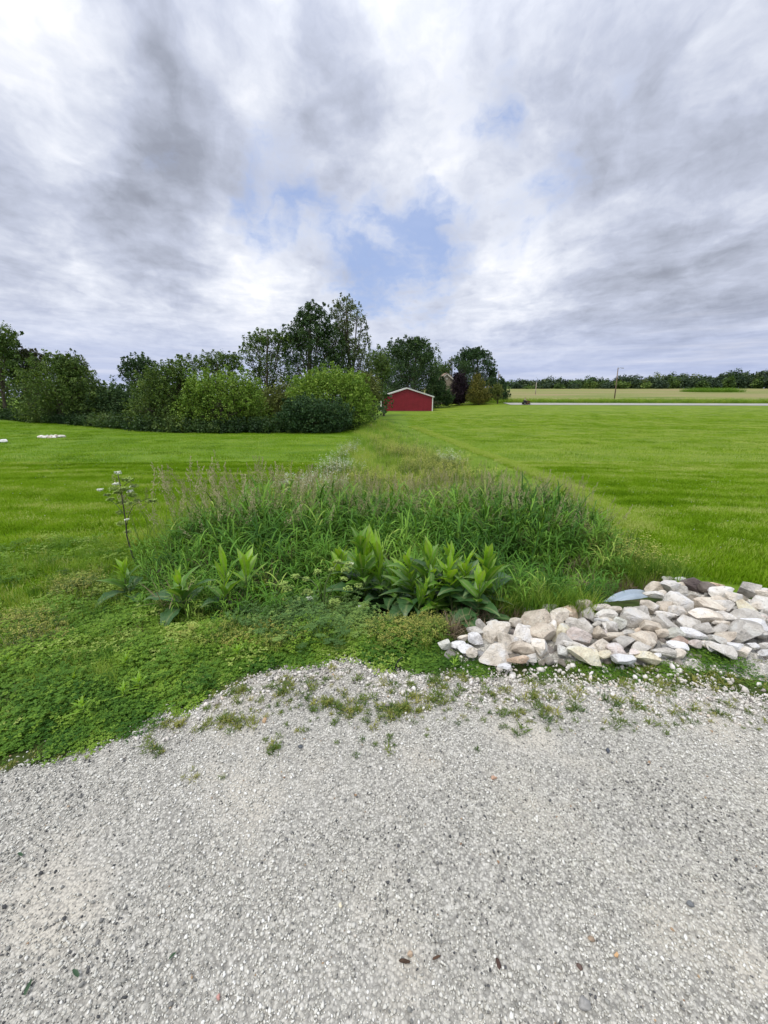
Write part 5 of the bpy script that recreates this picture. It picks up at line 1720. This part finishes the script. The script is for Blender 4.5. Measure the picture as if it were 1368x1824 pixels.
YG = 'yard trees round the barn and house'
tree('tree', 'big dark round topped tree behind the red barn', 735, 92, [(722, 622, 24, 16), (742, 614, 16, 11), (702, 640, 26, 24), (755, 632, 18, 14), (740, 645, 36, 28), (715, 665, 44, 34), (760, 668, 28, 30), (735, 695, 52, 32), (775, 690, 12, 26), (690, 690, 28, 32), (772, 712, 20, 16), (790, 704, 12, 14), (798, 712, 10, 10), (786, 690, 6, 12)], 'dark', .38, 1.15, YG, trunk_r=.4)
tree('tree', 'paler tree behind the house beside the big dark tree', 786, 118, [(778, 655, 12, 14), (790, 662, 10, 12), (782, 680, 14, 20), (795, 672, 8, 16)], 'mid', .36, 1.0, YG)
tree('tree', 'thin wispy tree left of the wide oak', 803, 122, [(800, 648, 5, 8), (806, 642, 5, 6), (803, 662, 6, 12)], 'grey', .30, .5, YG, gaps=.3)
tree('tree', 'wide round crowned dark oak behind the purple tree', 848, 116, [(838, 631, 16, 9), (852, 630, 14, 9), (822, 645, 13, 14), (868, 640, 10, 10), (845, 648, 26, 16), (874, 656, 9, 12), (866, 672, 16, 16), (838, 672, 24, 20), (852, 690, 20, 16), (878, 668, 6, 10)], 'blue', .40, 1.1, YG, trunk_r=.35, gaps=.04)
tree('tree', 'plain dark green tree in front of the wide oak', 828, 108, [(828, 656, 11, 13), (826, 676, 13, 16), (830, 695, 14, 18)], 'dark', .34, 1.1, YG)
tree('tree', 'dark purple leaved tree right of the red barn', 818, 97, [(819, 672, 9, 9), (816, 685, 13, 12), (823, 690, 11, 14), (816, 702, 16, 13), (824, 706, 10, 12), (815, 713, 15, 7)], 'purple', .28, 1.4, YG)
tree('conifer', 'golden green conical conifer right of the purple tree', 853, 95, [(850, 674, 6, 7), (851, 684, 11, 10), (854, 695, 16, 12), (846, 704, 14, 13), (862, 704, 14, 13), (853, 711, 20, 8)], 'gold', .26, 1.4, YG, 'conifer')
tree('conifer', 'dark narrow conifer at the right end of the yard trees', 897, 101, [(893, 680, 4, 7), (895, 692, 8, 11), (897, 704, 9, 12), (893, 710, 9, 8)], 'blue', .30, 1.3, YG, 'conifer')
tree('tree', 'dark round tree between the golden conifer and narrow conifer', 880, 107, [(879, 681, 9, 8), (880, 694, 11, 12), (876, 706, 10, 10)], 'dark', .32, 1.2, YG)
tree('shrub', 'small olive shrub in front of the narrow dark conifer', 886, 95, [(884, 693, 7, 8), (890, 696, 6, 7), (886, 705, 7, 9)], 'olive', .24, 1.0, YG, 'shrub', stems=3, trunk_r=.05)

# undergrowth at the foot of the left tree line and a mass of scrub behind it
def undergrowth():
    line = [(-120, 757, 41), (0, 757, 41), (60, 762, 38), (150, 770, 35), (250, 777, 30.5), (350, 779, 29.5), (450, 776, 30), (520, 772, 30), (600, 768, 31), (660, 758, 42)]
    pts = []
    xs_ = np.array([at_depth(a, b, D)[0][0] for a, b, D in line]); ds = np.array([D for *_, D in line])
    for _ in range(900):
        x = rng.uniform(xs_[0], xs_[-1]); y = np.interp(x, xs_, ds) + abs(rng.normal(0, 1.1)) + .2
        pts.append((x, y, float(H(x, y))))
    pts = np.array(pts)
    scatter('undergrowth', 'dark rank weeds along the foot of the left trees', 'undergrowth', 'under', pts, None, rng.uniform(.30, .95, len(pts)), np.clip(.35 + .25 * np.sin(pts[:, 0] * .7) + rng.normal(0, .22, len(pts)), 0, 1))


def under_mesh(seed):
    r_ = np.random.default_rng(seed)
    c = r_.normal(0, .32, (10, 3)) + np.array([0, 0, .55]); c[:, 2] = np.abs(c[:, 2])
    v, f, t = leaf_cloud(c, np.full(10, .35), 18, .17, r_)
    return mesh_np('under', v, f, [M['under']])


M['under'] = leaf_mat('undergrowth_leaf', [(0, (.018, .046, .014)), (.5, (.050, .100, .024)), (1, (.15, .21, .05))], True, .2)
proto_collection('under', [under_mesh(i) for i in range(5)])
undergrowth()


def far_mass(name, label, pts, rad, leaf, per, col):
    r_ = np.random.default_rng(len(pts))
    v, f, t = leaf_cloud(np.array(pts), rad, per, leaf, r_, .9, H)
    o = link(name, mesh_np(name, v, f, [TL[col]], tint=t))
    tag(o, label, 'wood', None, 'stuff')


pts = []
for _ in range(420):
    px = rng.uniform(-250, 690); D = rng.uniform(52, 62)
    top = np.interp(px, [-250, 0, 60, 160, 220, 330, 450, 690], [640, 650, 670, 690, 690, 690, 690, 700])
    x, z = at_depth(px, top + abs(rng.normal(0, 30)), D)[0][[0, 2]]
    if z > H(x, D): pts.append((x, D, z))
far_mass('scrub', 'dense scrub closing the view behind the left trees', pts, rng.uniform(.8, 1.6, len(pts)), .5, 26, 'dark')

# far tree line beyond the field
FARG = 'trees in the far tree line beyond the field'
prof = [(895, 682), (930, 676), (955, 676), (985, 672), (1010, 676), (1040, 674), (1065, 672), (1095, 676), (1118, 667), (1150, 672), (1175, 667), (1190, 664), (1215, 664), (1240, 668), (1262, 670), (1285, 667), (1310, 656), (1332, 662), (1350, 662), (1368, 654), (1400, 656), (1450, 662)]


def far_tree(px, top, D, w, col, label, seed, gap=0.):
    r_ = np.random.default_rng(seed)
    Y = D - .12 * max(0, (at_depth(px, 700, D)[0][0]) - 20)
    c, t = at_depth(px, top, Y)
    k = cam_depth(c) / F
    x = c[0]; bz = float(H(x, Y)); h = c[2] - bz; W = w * k / 2
    root = empty('far_tree', (x, Y, bz), label, 'tree', FARG)
    n = 34
    q = r_.normal(size=(n, 3)); q /= np.linalg.norm(q, axis=1, keepdims=True); q *= r_.uniform(.4, 1, (n, 1))
    cen = np.array([0, 0, h * .47]) + q * np.array([W, W, h * .47]) + r_.normal(0, .4, (n, 3))
    if gap: cen = cen[r_.random(n) > gap]
    v, f, tt = leaf_cloud(cen, np.full(len(cen), max(1.3, W * .42)), 30, .95, r_, .8)
    tt = np.clip(tt + r_.normal(0, .12), 0, 1)
    link('crown', mesh_np('crown', v, f, [TL[col]], tint=tt), root)
    mb = MB(); mb.tube([(0, 0, -.3), (.1, 0, h * .3), (0, .1, h * .75)], [.28, .22, .06], 5)
    mb.build('trunk', M['bark'], root)


px = 896.0; i = 0
rr_ = random.Random(5)
ORD = ['first', 'second', 'third', 'fourth', 'fifth', 'sixth', 'seventh', 'eighth', 'ninth', 'tenth', 'eleventh', 'twelfth', 'thirteenth', 'fourteenth', 'fifteenth']
NUM = {}


def nth(k):
    NUM[k] = NUM.get(k, 0) + 1
    return ORD[NUM[k] - 1]


words = ['low', 'rounded', 'ragged', 'broad', 'narrow', 'dark', 'pale', 'bushy']
while px < 1460:
    top = np.interp(px, [a for a, b in prof], [b for a, b in prof]) + rr_.uniform(-2.5, 3.5)
    w = rr_.uniform(15, 30)
    col = rr_.choice(['far', 'far', 'dark', 'far', 'grey', 'dark'])
    if px < 950: place = 'left of the small pole'
    elif px < 1090: place = 'between the two poles'
    elif px < 1225: place = 'right of the near pole'
    elif px < 1330: place = 'above the green field patch'
    else: place = 'at the right end'
    far_tree(px, top, rr_.uniform(262, 285), w, col, '%s %s tree from the left in the far tree line %s' % (nth(place), 'dark' if col == 'dark' else 'green', place), 2000 + i, .2 if i % 5 == 2 else 0)
    # a lower one in front
    if i % 2 == 0:
        far_tree(px + rr_.uniform(-6, 6), top + rr_.uniform(7, 12), rr_.uniform(252, 260), w * .8, 'far' if i % 4 else 'mid', '%s low tree from the left along the field edge %s' % (nth('low' + place), place), 4000 + i)
    px += w * .52; i += 1
pts = []
for _ in range(800):
    px = rng.uniform(880, 1560); D = rng.uniform(266, 300)
    Y = D - .12 * max(0, at_depth(px, 700, D)[0][0] - 20)
    top = np.interp(px, [a for a, b in prof], [b for a, b in prof]) + 8 + rng.uniform(0, 24)
    c = at_depth(px, top, Y)[0]
    pts.append((c[0], Y, max(c[2], float(H(c[0], Y)) + .5)))
far_mass('far_wood', 'dark mass of woodland closing the gaps of the far tree line', pts, rng.uniform(1.6, 3.2, len(pts)), 1.1, 24, 'far')

# rank grass on the verge beyond the far road, and the green patch in the field
x = rng.uniform(22, 170, 2600); yp = rng.uniform(99.2, 106, 2600); y = yp - .12 * np.maximum(0, x - 20)
proto_collection('verge', [fine_grass(60, 1.0, .9) for _ in range(3)])
PROTO_V = bpy.data.collections['verge']
for o in PROTO_V.objects:
    me = o.data
    co = np.empty(len(me.vertices) * 3, np.float32); me.vertices.foreach_get('co', co); co = co.reshape(-1, 3)
scatter('verge_grass', 'tall rank grass on the verge behind the far road', 'grass', 'coarse', np.stack([x, y, H(x, y)], 1), None, np.stack([np.full(2600, 3.2), np.full(2600, 3.2), rng.uniform(.9, 1.5, 2600)], 1), np.clip(rng.normal(.55, .2, 2600), 0, 1))
P_ = []
for _ in range(420):
    a = rng.uniform(1232, 1322); b = 699
    c, t = gpt(a, b)
    P_.append((c[0], c[1] + rng.uniform(-2, 6), 0))
P_ = np.array(P_); P_[:, 2] = H(P_[:, 0], P_[:, 1])
scatter('field_patch', 'uncut patch of tall green growth left standing in the field', 'grass', 'coarse', P_, None, np.stack([np.full(len(P_), 3.4), np.full(len(P_), 3.4), rng.uniform(1.5, 2.6, len(P_))], 1), np.clip(rng.normal(.3, .12, len(P_)), 0, 1))

# ------------------------------------------------------------------ barn
def barn():
    D = 78.0
    lx = at_depth(678.5, 725, D)[0][0]; rx = at_depth(770.5, 725, D)[0][0]
    W = rx - lx; cx = (lx + rx) / 2
    gz = float(min(H(lx, D), H(rx, D), H(cx, D))) - .05
    eave = at_depth(724, 706.5, D)[0][2] - gz; peak = at_depth(724, 691.5, D)[0][2] - gz
    Lb = 15.0
    red = plain_mat('barn_red_metal', (.245, .018, .032), .5, .35, 0, 1.2, .14)
    trim = plain_mat('barn_white_trim', (.74, .73, .70), .5, .3)
    roofm = plain_mat('barn_roof_metal', (.55, .55, .54), .45, .4, .2, 2, .12)
    root = empty('barn', (cx, D, gz), 'low red metal barn with white trim at the end of the strip', 'barn')
    hw = W / 2
    top = lambda x: eave + (peak - eave) * (1 - abs(x) / hw)
    mb = MB()      # backing walls
    v = [(-hw + .03, .05, 0), (hw - .03, .05, 0), (hw - .03, .05, eave - .05), (0, .05, peak - .05), (-hw + .03, .05, eave - .05)]
    v2 = [(a, Lb - .05, c) for a, b, c in v]
    mb.add(v + v2, [(0, 1, 2, 3, 4), (9, 8, 7, 6, 5), (0, 5, 6, 1), (1, 6, 7, 2), (4, 9, 5, 0)])
    mb.build('wall', red, root)
    # ribbed wall sheets, one panel per metre
    npan = 11; pw = W / npan

    def sheet(x0, x1):
        mb = MB(); n = 4; st = (x1 - x0) / n
        for k in range(n):
            a = x0 + k * st; prof_ = [(a, 0), (a + st * .36, 0), (a + st * .43, -.035), (a + st * .57, -.035), (a + st * .64, 0), (a + st, 0)]
            for (xa, ya), (xb, yb) in zip(prof_[:-1], prof_[1:]):
                mb.add([(xa, ya, 0), (xb, yb, 0), (xb, yb, top(xb)), (xa, ya, top(xa))], [(0, 1, 2, 3)])
        return mb
    for k in range(npan):
        x0 = -hw + k * pw + .006; x1 = -hw + (k + 1) * pw - .006
        sheet(x0, x1).build('wall_panel', red, root)
    for s in (-1, 1):      # side walls
        for k in range(12):
            mb = MB(); y0 = k * Lb / 12 + .006; y1 = (k + 1) * Lb / 12 - .006; st = (y1 - y0) / 4
            for q in range(4):
                a = y0 + q * st; prof_ = [(a, 0), (a + st * .36, 0), (a + st * .43, .03), (a + st * .57, .03), (a + st * .64, 0), (a + st, 0)]
                for (ya, xa), (yb, xb) in zip(prof_[:-1], prof_[1:]):
                    mb.add([(s * (hw + xa), ya, 0), (s * (hw + xb), yb, 0), (s * (hw + xb), yb, eave), (s * (hw + xa), ya, eave)], [(0, 1, 2, 3)])
            mb.build('wall_panel', red, root)
    for s in (-1, 1):      # roof slopes with ribs, gable trim, corner trim
        mb = MB(); a = math.atan2(peak - eave, hw); ln = hw / math.cos(a) + .28
        ux = np.array([s * math.cos(a), 0, -math.sin(a)]); o0 = np.array([0, 0, peak + .04])
        nrm = np.array([s * math.sin(a), 0, math.cos(a)])
        y0, y1 = -.22, Lb + .22
        c = [o0 + np.array([0, y0, 0]), o0 + ux * ln + np.array([0, y0, 0]), o0 + ux * ln + np.array([0, y1, 0]), o0 + np.array([0, y1, 0])]
        mb.add([q for q in c] + [q + nrm * .06 for q in c], [(0, 3, 2, 1), (4, 5, 6, 7), (0, 1, 5, 4), (1, 2, 6, 5), (2, 3, 7, 6)])
        for k in range(17):
            yy = y0 + .2 + k * (y1 - y0 - .4) / 16
            q0 = o0 + nrm * .075 + np.array([0, yy, 0]); q1 = q0 + ux * ln
            mb.tube([q0, q1], .025, 4)
        mb.build('roof_slope', roofm, root)
        mb = MB()
        t0 = o0 + np.array([0, -.25, -.02]); t1 = t0 + ux * ln
        dn = -nrm * .11
        mb.add([t0, t1, t1 + dn, t0 + dn, t0 + (0, .03, 0), t1 + (0, .03, 0), t1 + dn + (0, .03, 0), t0 + dn + (0, .03, 0)], [(0, 1, 2, 3), (7, 6, 5, 4), (0, 4, 5, 1), (1, 5, 6, 2), (2, 6, 7, 3)])
        mb.build('gable_trim', trim, root)
        mb = MB(); mb.box((s * (hw - .05), -.055, eave / 2), (.17, .05, eave)); mb.box((s * (hw + .05), .10, eave / 2), (.05, .26, eave))
        mb.build('corner_trim', trim, root)
    mb = MB(); mb.box((0, -.05, .06), (W, .05, .12))
    mb.build('base_board', plain_mat('barn_base', (.16, .10, .09), .8, .1), root)


barn()


def house():
    D = 108.0
    pk = at_depth(796, 665, D)[0]; lo = at_depth(808, 675.5, D)[0]
    gz = float(H(pk[0], D))
    slope = (pk[2] - lo[2]) / (lo[0] - pk[0])
    hw = 4.4; peak = pk[2] - gz; eave = peak - hw * slope
    tan_ = plain_mat('house_siding', (.36, .30, .23), .7, .2, 0, 1.5, .1); wh = plain_mat('house_trim', (.62, .58, .52), .6, .2)
    rf = plain_mat('house_shingles', (.30, .22, .17), .9, .1, 0, 3, .25); gl = plain_mat('house_glass', (.05, .06, .07), .1, .5)
    root = empty('house', (pk[0], D, gz), 'beige gabled house half hidden behind the big dark tree', 'house')
    mb = MB(); Lb = 9
    v = [(-hw, 0, 0), (hw, 0, 0), (hw, 0, eave), (0, 0, peak), (-hw, 0, eave)]; v2 = [(a, Lb, c) for a, b, c in v]
    mb.add(v + v2, [(0, 1, 2, 3, 4), (9, 8, 7, 6, 5), (0, 5, 6, 1), (1, 6, 7, 2), (4, 9, 5, 0)])
    mb.build('wall', tan_, root)
    for k in range(int(peak / .42)):       # siding boards on the gable wall
        z = .1 + k * .42
        w = hw if z < eave else hw * (peak - z - .2) / (peak - eave)
        if w < .3: continue
        mb = MB(); mb.box((0, -.02, z + .19), (2 * w - .1, .03, .36), rot=(.05, 0, 0)); mb.build('siding_board', tan_, root)
    for s in (-1, 1):
        a = math.atan2(peak - eave, hw); ln = hw / math.cos(a) + .4
        ux = np.array([s * math.cos(a), 0, -math.sin(a)]); n_ = np.array([s * math.sin(a), 0, math.cos(a)]); o0 = np.array([0, 0, peak + .03])
        c = [o0 + (0, -.35, 0), o0 + ux * ln + (0, -.35, 0), o0 + ux * ln + (0, Lb + .3, 0), o0 + (0, Lb + .3, 0)]
        mb = MB(); mb.add(c + [q + n_ * .16 for q in c], [(0, 3, 2, 1), (4, 5, 6, 7), (0, 1, 5, 4), (1, 2, 6, 5), (2, 3, 7, 6)])
        mb.build('roof_slope', rf, root)
        mb = MB(); t0 = o0 + np.array([0, -.38, -.02]); t1 = t0 + ux * ln; dn = -n_ * .26
        mb.add([t0, t1, t1 + dn, t0 + dn, t0 + (0, .03, 0), t1 + (0, .03, 0), t1 + dn + (0, .03, 0), t0 + dn + (0, .03, 0)], [(0, 1, 2, 3), (7, 6, 5, 4), (0, 4, 5, 1), (1, 5, 6, 2), (2, 6, 7, 3)])
        mb.build('gable_trim', wh, root)
    mb = MB(); mb.box((0, -.07, peak - 1.35), (.62, .05, .36))
    vent = mb.build('gable_vent', wh, root)
    for x in (-2, 1.6):
        mb = MB(); mb.box((x, -.06, 1.9), (1.3, .06, 1.6)); w_ = mb.build('window', wh, root)
        mb = MB(); mb.box((x, -.095, 1.9), (1.1, .02, 1.4)); mb.build('pane', gl, w_)


house()

# ------------------------------------------------------------------ utility poles
def pole(px0, py0, px1, py1, Y, label, bits, wood=(.20, .155, .115), r0=.16):
    b = at_depth(px0, py0, Y)[0]; t = at_depth(px1, py1, Y)[0]
    bz = float(H(b[0], Y))
    root = empty('utility_pole', (b[0], Y, bz), label, 'utility pole', 'utility poles')
    top = np.array([t[0] - b[0], 0, t[2] - bz])
    m = plain_mat('pole_wood', wood, .9, .1, 0, 3, .3); met = plain_mat('pole_fitting', (.30, .31, .32), .5, .4, .3)
    mb = MB(); mb.tube([(0, 0, -.3), top * .5 + np.array([.03, 0, 0]), top], [r0, r0 * .85, r0 * .65], 10)
    mb.build('pole', m, root, smooth_sh=True)
    if 'lamp' in bits:
        mb = MB(); mb.tube([top + (0, 0, -.15), top + (.5, -.1, .05), top + (.9, -.15, 0)], .05, 6); mb.box(top + np.array([1.1, -.18, -.05]), (.5, .22, .14))
        mb.build('lamp_arm', met, root)
    if 'can' in bits:
        mb = MB(); q = top + np.array([.42, -.1, -1.9]); mb.tube([q, q + (0, 0, .95)], .24, 10); mb.box(top + np.array([.2, -.05, -1.4]), (.3, .06, .08)); mb.build('transformer', met, root)
    if 'pins' in bits:
        mb = MB(); mb.tube([top, top + (0, 0, .22)], .05, 8); mb.box(top + np.array([.06, 0, -.9]), (.1, .12, .3)); mb.build('insulator', met, root)


Yp = gpt(1094, 714)[0][1]
pole(1094, 714, 1101, 655.5, Yp, 'nearest weathered utility pole leaning right beside the far road', ['lamp', 'pins'])
pole(953, 708, 955.5, 681, 150, 'small pale utility pole in the field behind the riding mower', ['pins'], (.42, .38, .32))
pole(888, 690, 888.5, 661, 128, 'utility pole with a transformer rising behind the yard trees', ['can', 'pins'])

# ------------------------------------------------------------------ riding mower and its driver
def skin_mesh(name, verts, edges, radii, mat, parent, root_i=0, sub=1):
    me = bpy.data.meshes.new(name); me.from_pydata(verts, edges, []); me.update()
    me.materials.append(mat)
    o = link(name, me, parent)
    md = o.modifiers.new('skin', 'SKIN'); md.use_smooth_shade = True
    for i, r_ in enumerate(radii): me.skin_vertices[0].data[i].radius = (r_, r_)
    me.skin_vertices[0].data[root_i].use_root = True
    sb = o.modifiers.new('sub', 'SUBSURF'); sb.levels = sub; sb.render_levels = sub
    return o


def mower():
    p, t = gpt(937, 721)
    p[2] = H(p[0], p[1])
    dark = plain_mat('mower_dark_red', (.10, .022, .020), .4, .4); blk = plain_mat('mower_black', (.018, .018, .020), .6, .3); gry = plain_mat('mower_grey', (.22, .22, .22), .5, .4, .3)
    root = empty('riding_mower', p, 'dark riding mower driving along the lawn edge by the far road', 'mower', rz=R(8))
    mb = MB()       # hood: tapered, pointing to the right (+X)
    prof_ = [(.20, .50, .24), (.20, .86, .24), (.55, .84, .26), (.86, .70, .24), (.92, .50, .22)]
    v = [(x, -w, z) for x, z, w in prof_] + [(x, w, z) for x, z, w in prof_]
    mb.add(v, [(0, 1, 2, 3, 4), (9, 8, 7, 6, 5)] + [(i, i + 5, (i + 1) % 5 + 5, (i + 1) % 5) for i in range(5)]); mb.build('hood', dark, root)
    mb = MB(); mb.box((.0, 0, .36), (1.7, .34, .14)); mb.box((-.45, 0, .52), (.75, .72, .20)); mb.build('frame', blk, root)
    mb = MB(); n = 20; v = []
    for z in (.14, .30):
        v += [(.02 + .48 * math.cos(6.283 * k / n), .58 * math.sin(6.283 * k / n), z) for k in range(n)]
    mb.add(v, [tuple(range(n))[::-1], tuple(range(n, 2 * n))] + [(k, (k + 1) % n, n + (k + 1) % n, n + k) for k in range(n)]); mb.build('mower_deck', dark, root)
    mb = MB(); mb.box((-.38, 0, .68), (.44, .46, .12)); mb.box((-.62, 0, .86), (.10, .44, .36), rot=(0, -.15, 0)); mb.build('seat', blk, root)
    mb = MB(); mb.tube([(.22, 0, .84), (.12, 0, 1.0)], .025, 6); c = Vector((.11, 0, 1.01)); e1 = Vector((.17 * .85, 0, .17 * .52)); e2 = Vector((0, .17, 0))
    mb.tube([c + e1 * math.cos(a) + e2 * math.sin(a) for a in np.linspace(0, 6.283, 17)], .016, 6, cap=False); mb.tube([c - e2, c + e2], .012, 5); mb.build('steering_wheel', blk, root)
    for x, r_, w in ((-.55, .27, .24), (.68, .19, .16)):
        for s in (-1, 1):
            y = s * (.42 if x < 0 else .38)
            ring = [(x + r_ * .78 * math.cos(a), y, r_ + r_ * .78 * math.sin(a)) for a in np.linspace(0, 6.283, 19)]
            mb = MB(); mb.tube(ring, r_ * .26, 8, cap=False); wl = mb.build('wheel', blk, root, smooth_sh=True)
            mb = MB(); mb.tube([(x, y - .05, r_), (x, y + .05, r_)], r_ * .55, 12); mb.build('rim', gry, wl)
    # driver, seated, hands on the wheel
    skin = plain_mat('skin', (.45, .28, .20), .6, .3); shirt = plain_mat('grey_shirt', (.30, .30, .29), .9, .1); jeans = plain_mat('dark_trousers', (.035, .04, .055), .9, .1); hair = plain_mat('hair', (.06, .045, .035), .8, .2)
    per = empty('person', p + np.array([-.38 * math.cos(R(8)), -.38 * math.sin(R(8)), .74]), 'person in a grey shirt and dark trousers seated on the riding mower', 'person', rz=R(8))
    V = [(0, 0, .06), (.0, 0, .30), (.02, 0, .46), (.03, 0, .54), (.05, 0, .66), (.06, 0, .76)]
    E = [(0, 1), (1, 2), (2, 3), (3, 4), (4, 5)]; Rr = [.15, .14, .15, .055, .095, .085]
    for s in (-1, 1):
        b = len(V)
        V += [(.0, s * .19, .44), (.10, s * .25, .22), (.36, s * .17, .26), (.42, s * .165, .27)]
        Rr += [.062, .048, .034, .03]; E += [(2, b), (b, b + 1), (b + 1, b + 2), (b + 2, b + 3)]
        for k in range(5):
            V.append((.46 + .01 * k % 2, s * (.13 + .02 * k), .30 - .012 * k)); Rr.append(.009); E.append((b + 3, len(V) - 1))
        b = len(V)
        V += [(.06, s * .11, .04), (.42, s * .19, .02), (.48, s * .20, -.36), (.62, s * .21, -.40)]
        Rr += [.09, .07, .05, .04]; E += [(0, b), (b, b + 1), (b + 1, b + 2), (b + 2, b + 3)]
    skin_mesh('body', V, E, Rr, skin, per)
    SV = [(0, 0, .04), (.0, 0, .30), (.02, 0, .47)]; SE = [(0, 1), (1, 2)]; SR = [.165, .155, .165]
    for s in (-1, 1):
        b = len(SV); SV += [(.0, s * .19, .44), (.07, s * .235, .28)]; SR += [.075, .066]; SE += [(2, b), (b, b + 1)]
    skin_mesh('shirt', SV, SE, SR, shirt, per)
    SV = [(0, 0, .06)]; SE = []; SR = [.165]
    for s in (-1, 1):
        b = len(SV); SV += [(.06, s * .11, .04), (.42, s * .19, .02), (.475, s * .20, -.33)]; SR += [.10, .082, .065]; SE += [(0, b), (b, b + 1), (b + 1, b + 2)]
    skin_mesh('trousers', SV, SE, SR, jeans, per)
    v, f = pebble(3, 2); v = v / np.abs(v).max(0)
    o = link('hair', mesh_np('hair', v * np.array([.105, .10, .075]), f, [hair], smooth_sh=True), per, (.035, 0, .79))
    for s in (-1, 1):
        o = link('eye', mesh_np('eye', v * .013, f, [hair]), per, (.145, s * .033, .70))
    link('nose', mesh_np('nose', v * np.array([.02, .014, .022]), f, [skin], smooth_sh=True), per, (.155, 0, .67))
    link('mouth', mesh_np('mouth', v * np.array([.008, .025, .006]), f, [dark]), per, (.142, 0, .625))
    for s in (-1, 1): link('ear', mesh_np('ear', v * np.array([.02, .012, .03]), f, [skin], smooth_sh=True), per, (.055, s * .092, .69))


mower()

# ------------------------------------------------------------------ fire ring and stones on the left lawn
def fire_ring():
    p, t = gpt(93, 779.5); dep = cam_depth(p)
    p[2] = H(p[0], p[1])
    root = empty('fire_ring', p, 'ring of pale stones with dark ash on the left lawn', 'fire ring')
    rad = 17.5 * dep / F
    for k in range(17):
        a = 6.283 * k / 17; q = np.array([rad * math.cos(a), rad * math.sin(a) * .9, 0])
        v, f = rock_mesh(7000 + k, 2, 10)
        r1 = np.random.default_rng(k)
        o = link('stone', mesh_np('stone', v * np.array([.16, .12, .10]) * r1.uniform(.8, 1.25), f, [M['rock_' + ('pale grey', 'grey', 'tan')[k % 3]]], smooth_sh=True), root, q + np.array([0, 0, .04 + float(H(p[0] + q[0], p[1] + q[1])) - p[2]]))
        o.rotation_euler = (0, 0, a)
    mb = MB(); n = 24
    mb.add([(rad * .85 * math.cos(6.283 * k / n), rad * .78 * math.sin(6.283 * k / n), .035 + float(H(p[0] + rad * .85 * math.cos(6.283 * k / n), p[1] + rad * .78 * math.sin(6.283 * k / n))) - p[2]) for k in range(n)] + [(0, 0, .10)], [(k, (k + 1) % n, n) for k in range(n)])
    mb.build('ash', plain_mat('ash', (.13, .11, .09), .95, .05, 0, 6, .5), root)
    p, t = gpt(8, 788)
    for k, (dx, s, tn, lab) in enumerate([(0, .20, 'white', 'pale stone lying on the left lawn at the picture edge'), (-.42, .26, 'dark brown grey', 'darker stone beside the pale one at the left picture edge')]):
        v, f = rock_mesh(7100 + k, 3, 10)
        x = p[0] + dx
        o = link('lawn_stone', mesh_np('lawn_stone', v * np.array([s * 1.2, s, s * .6]), f, [M['rock_' + tn]], smooth_sh=True), None, (x, p[1], float(H(x, p[1])) + s * .3))
        tag(o, lab, 'stone')


fire_ring()
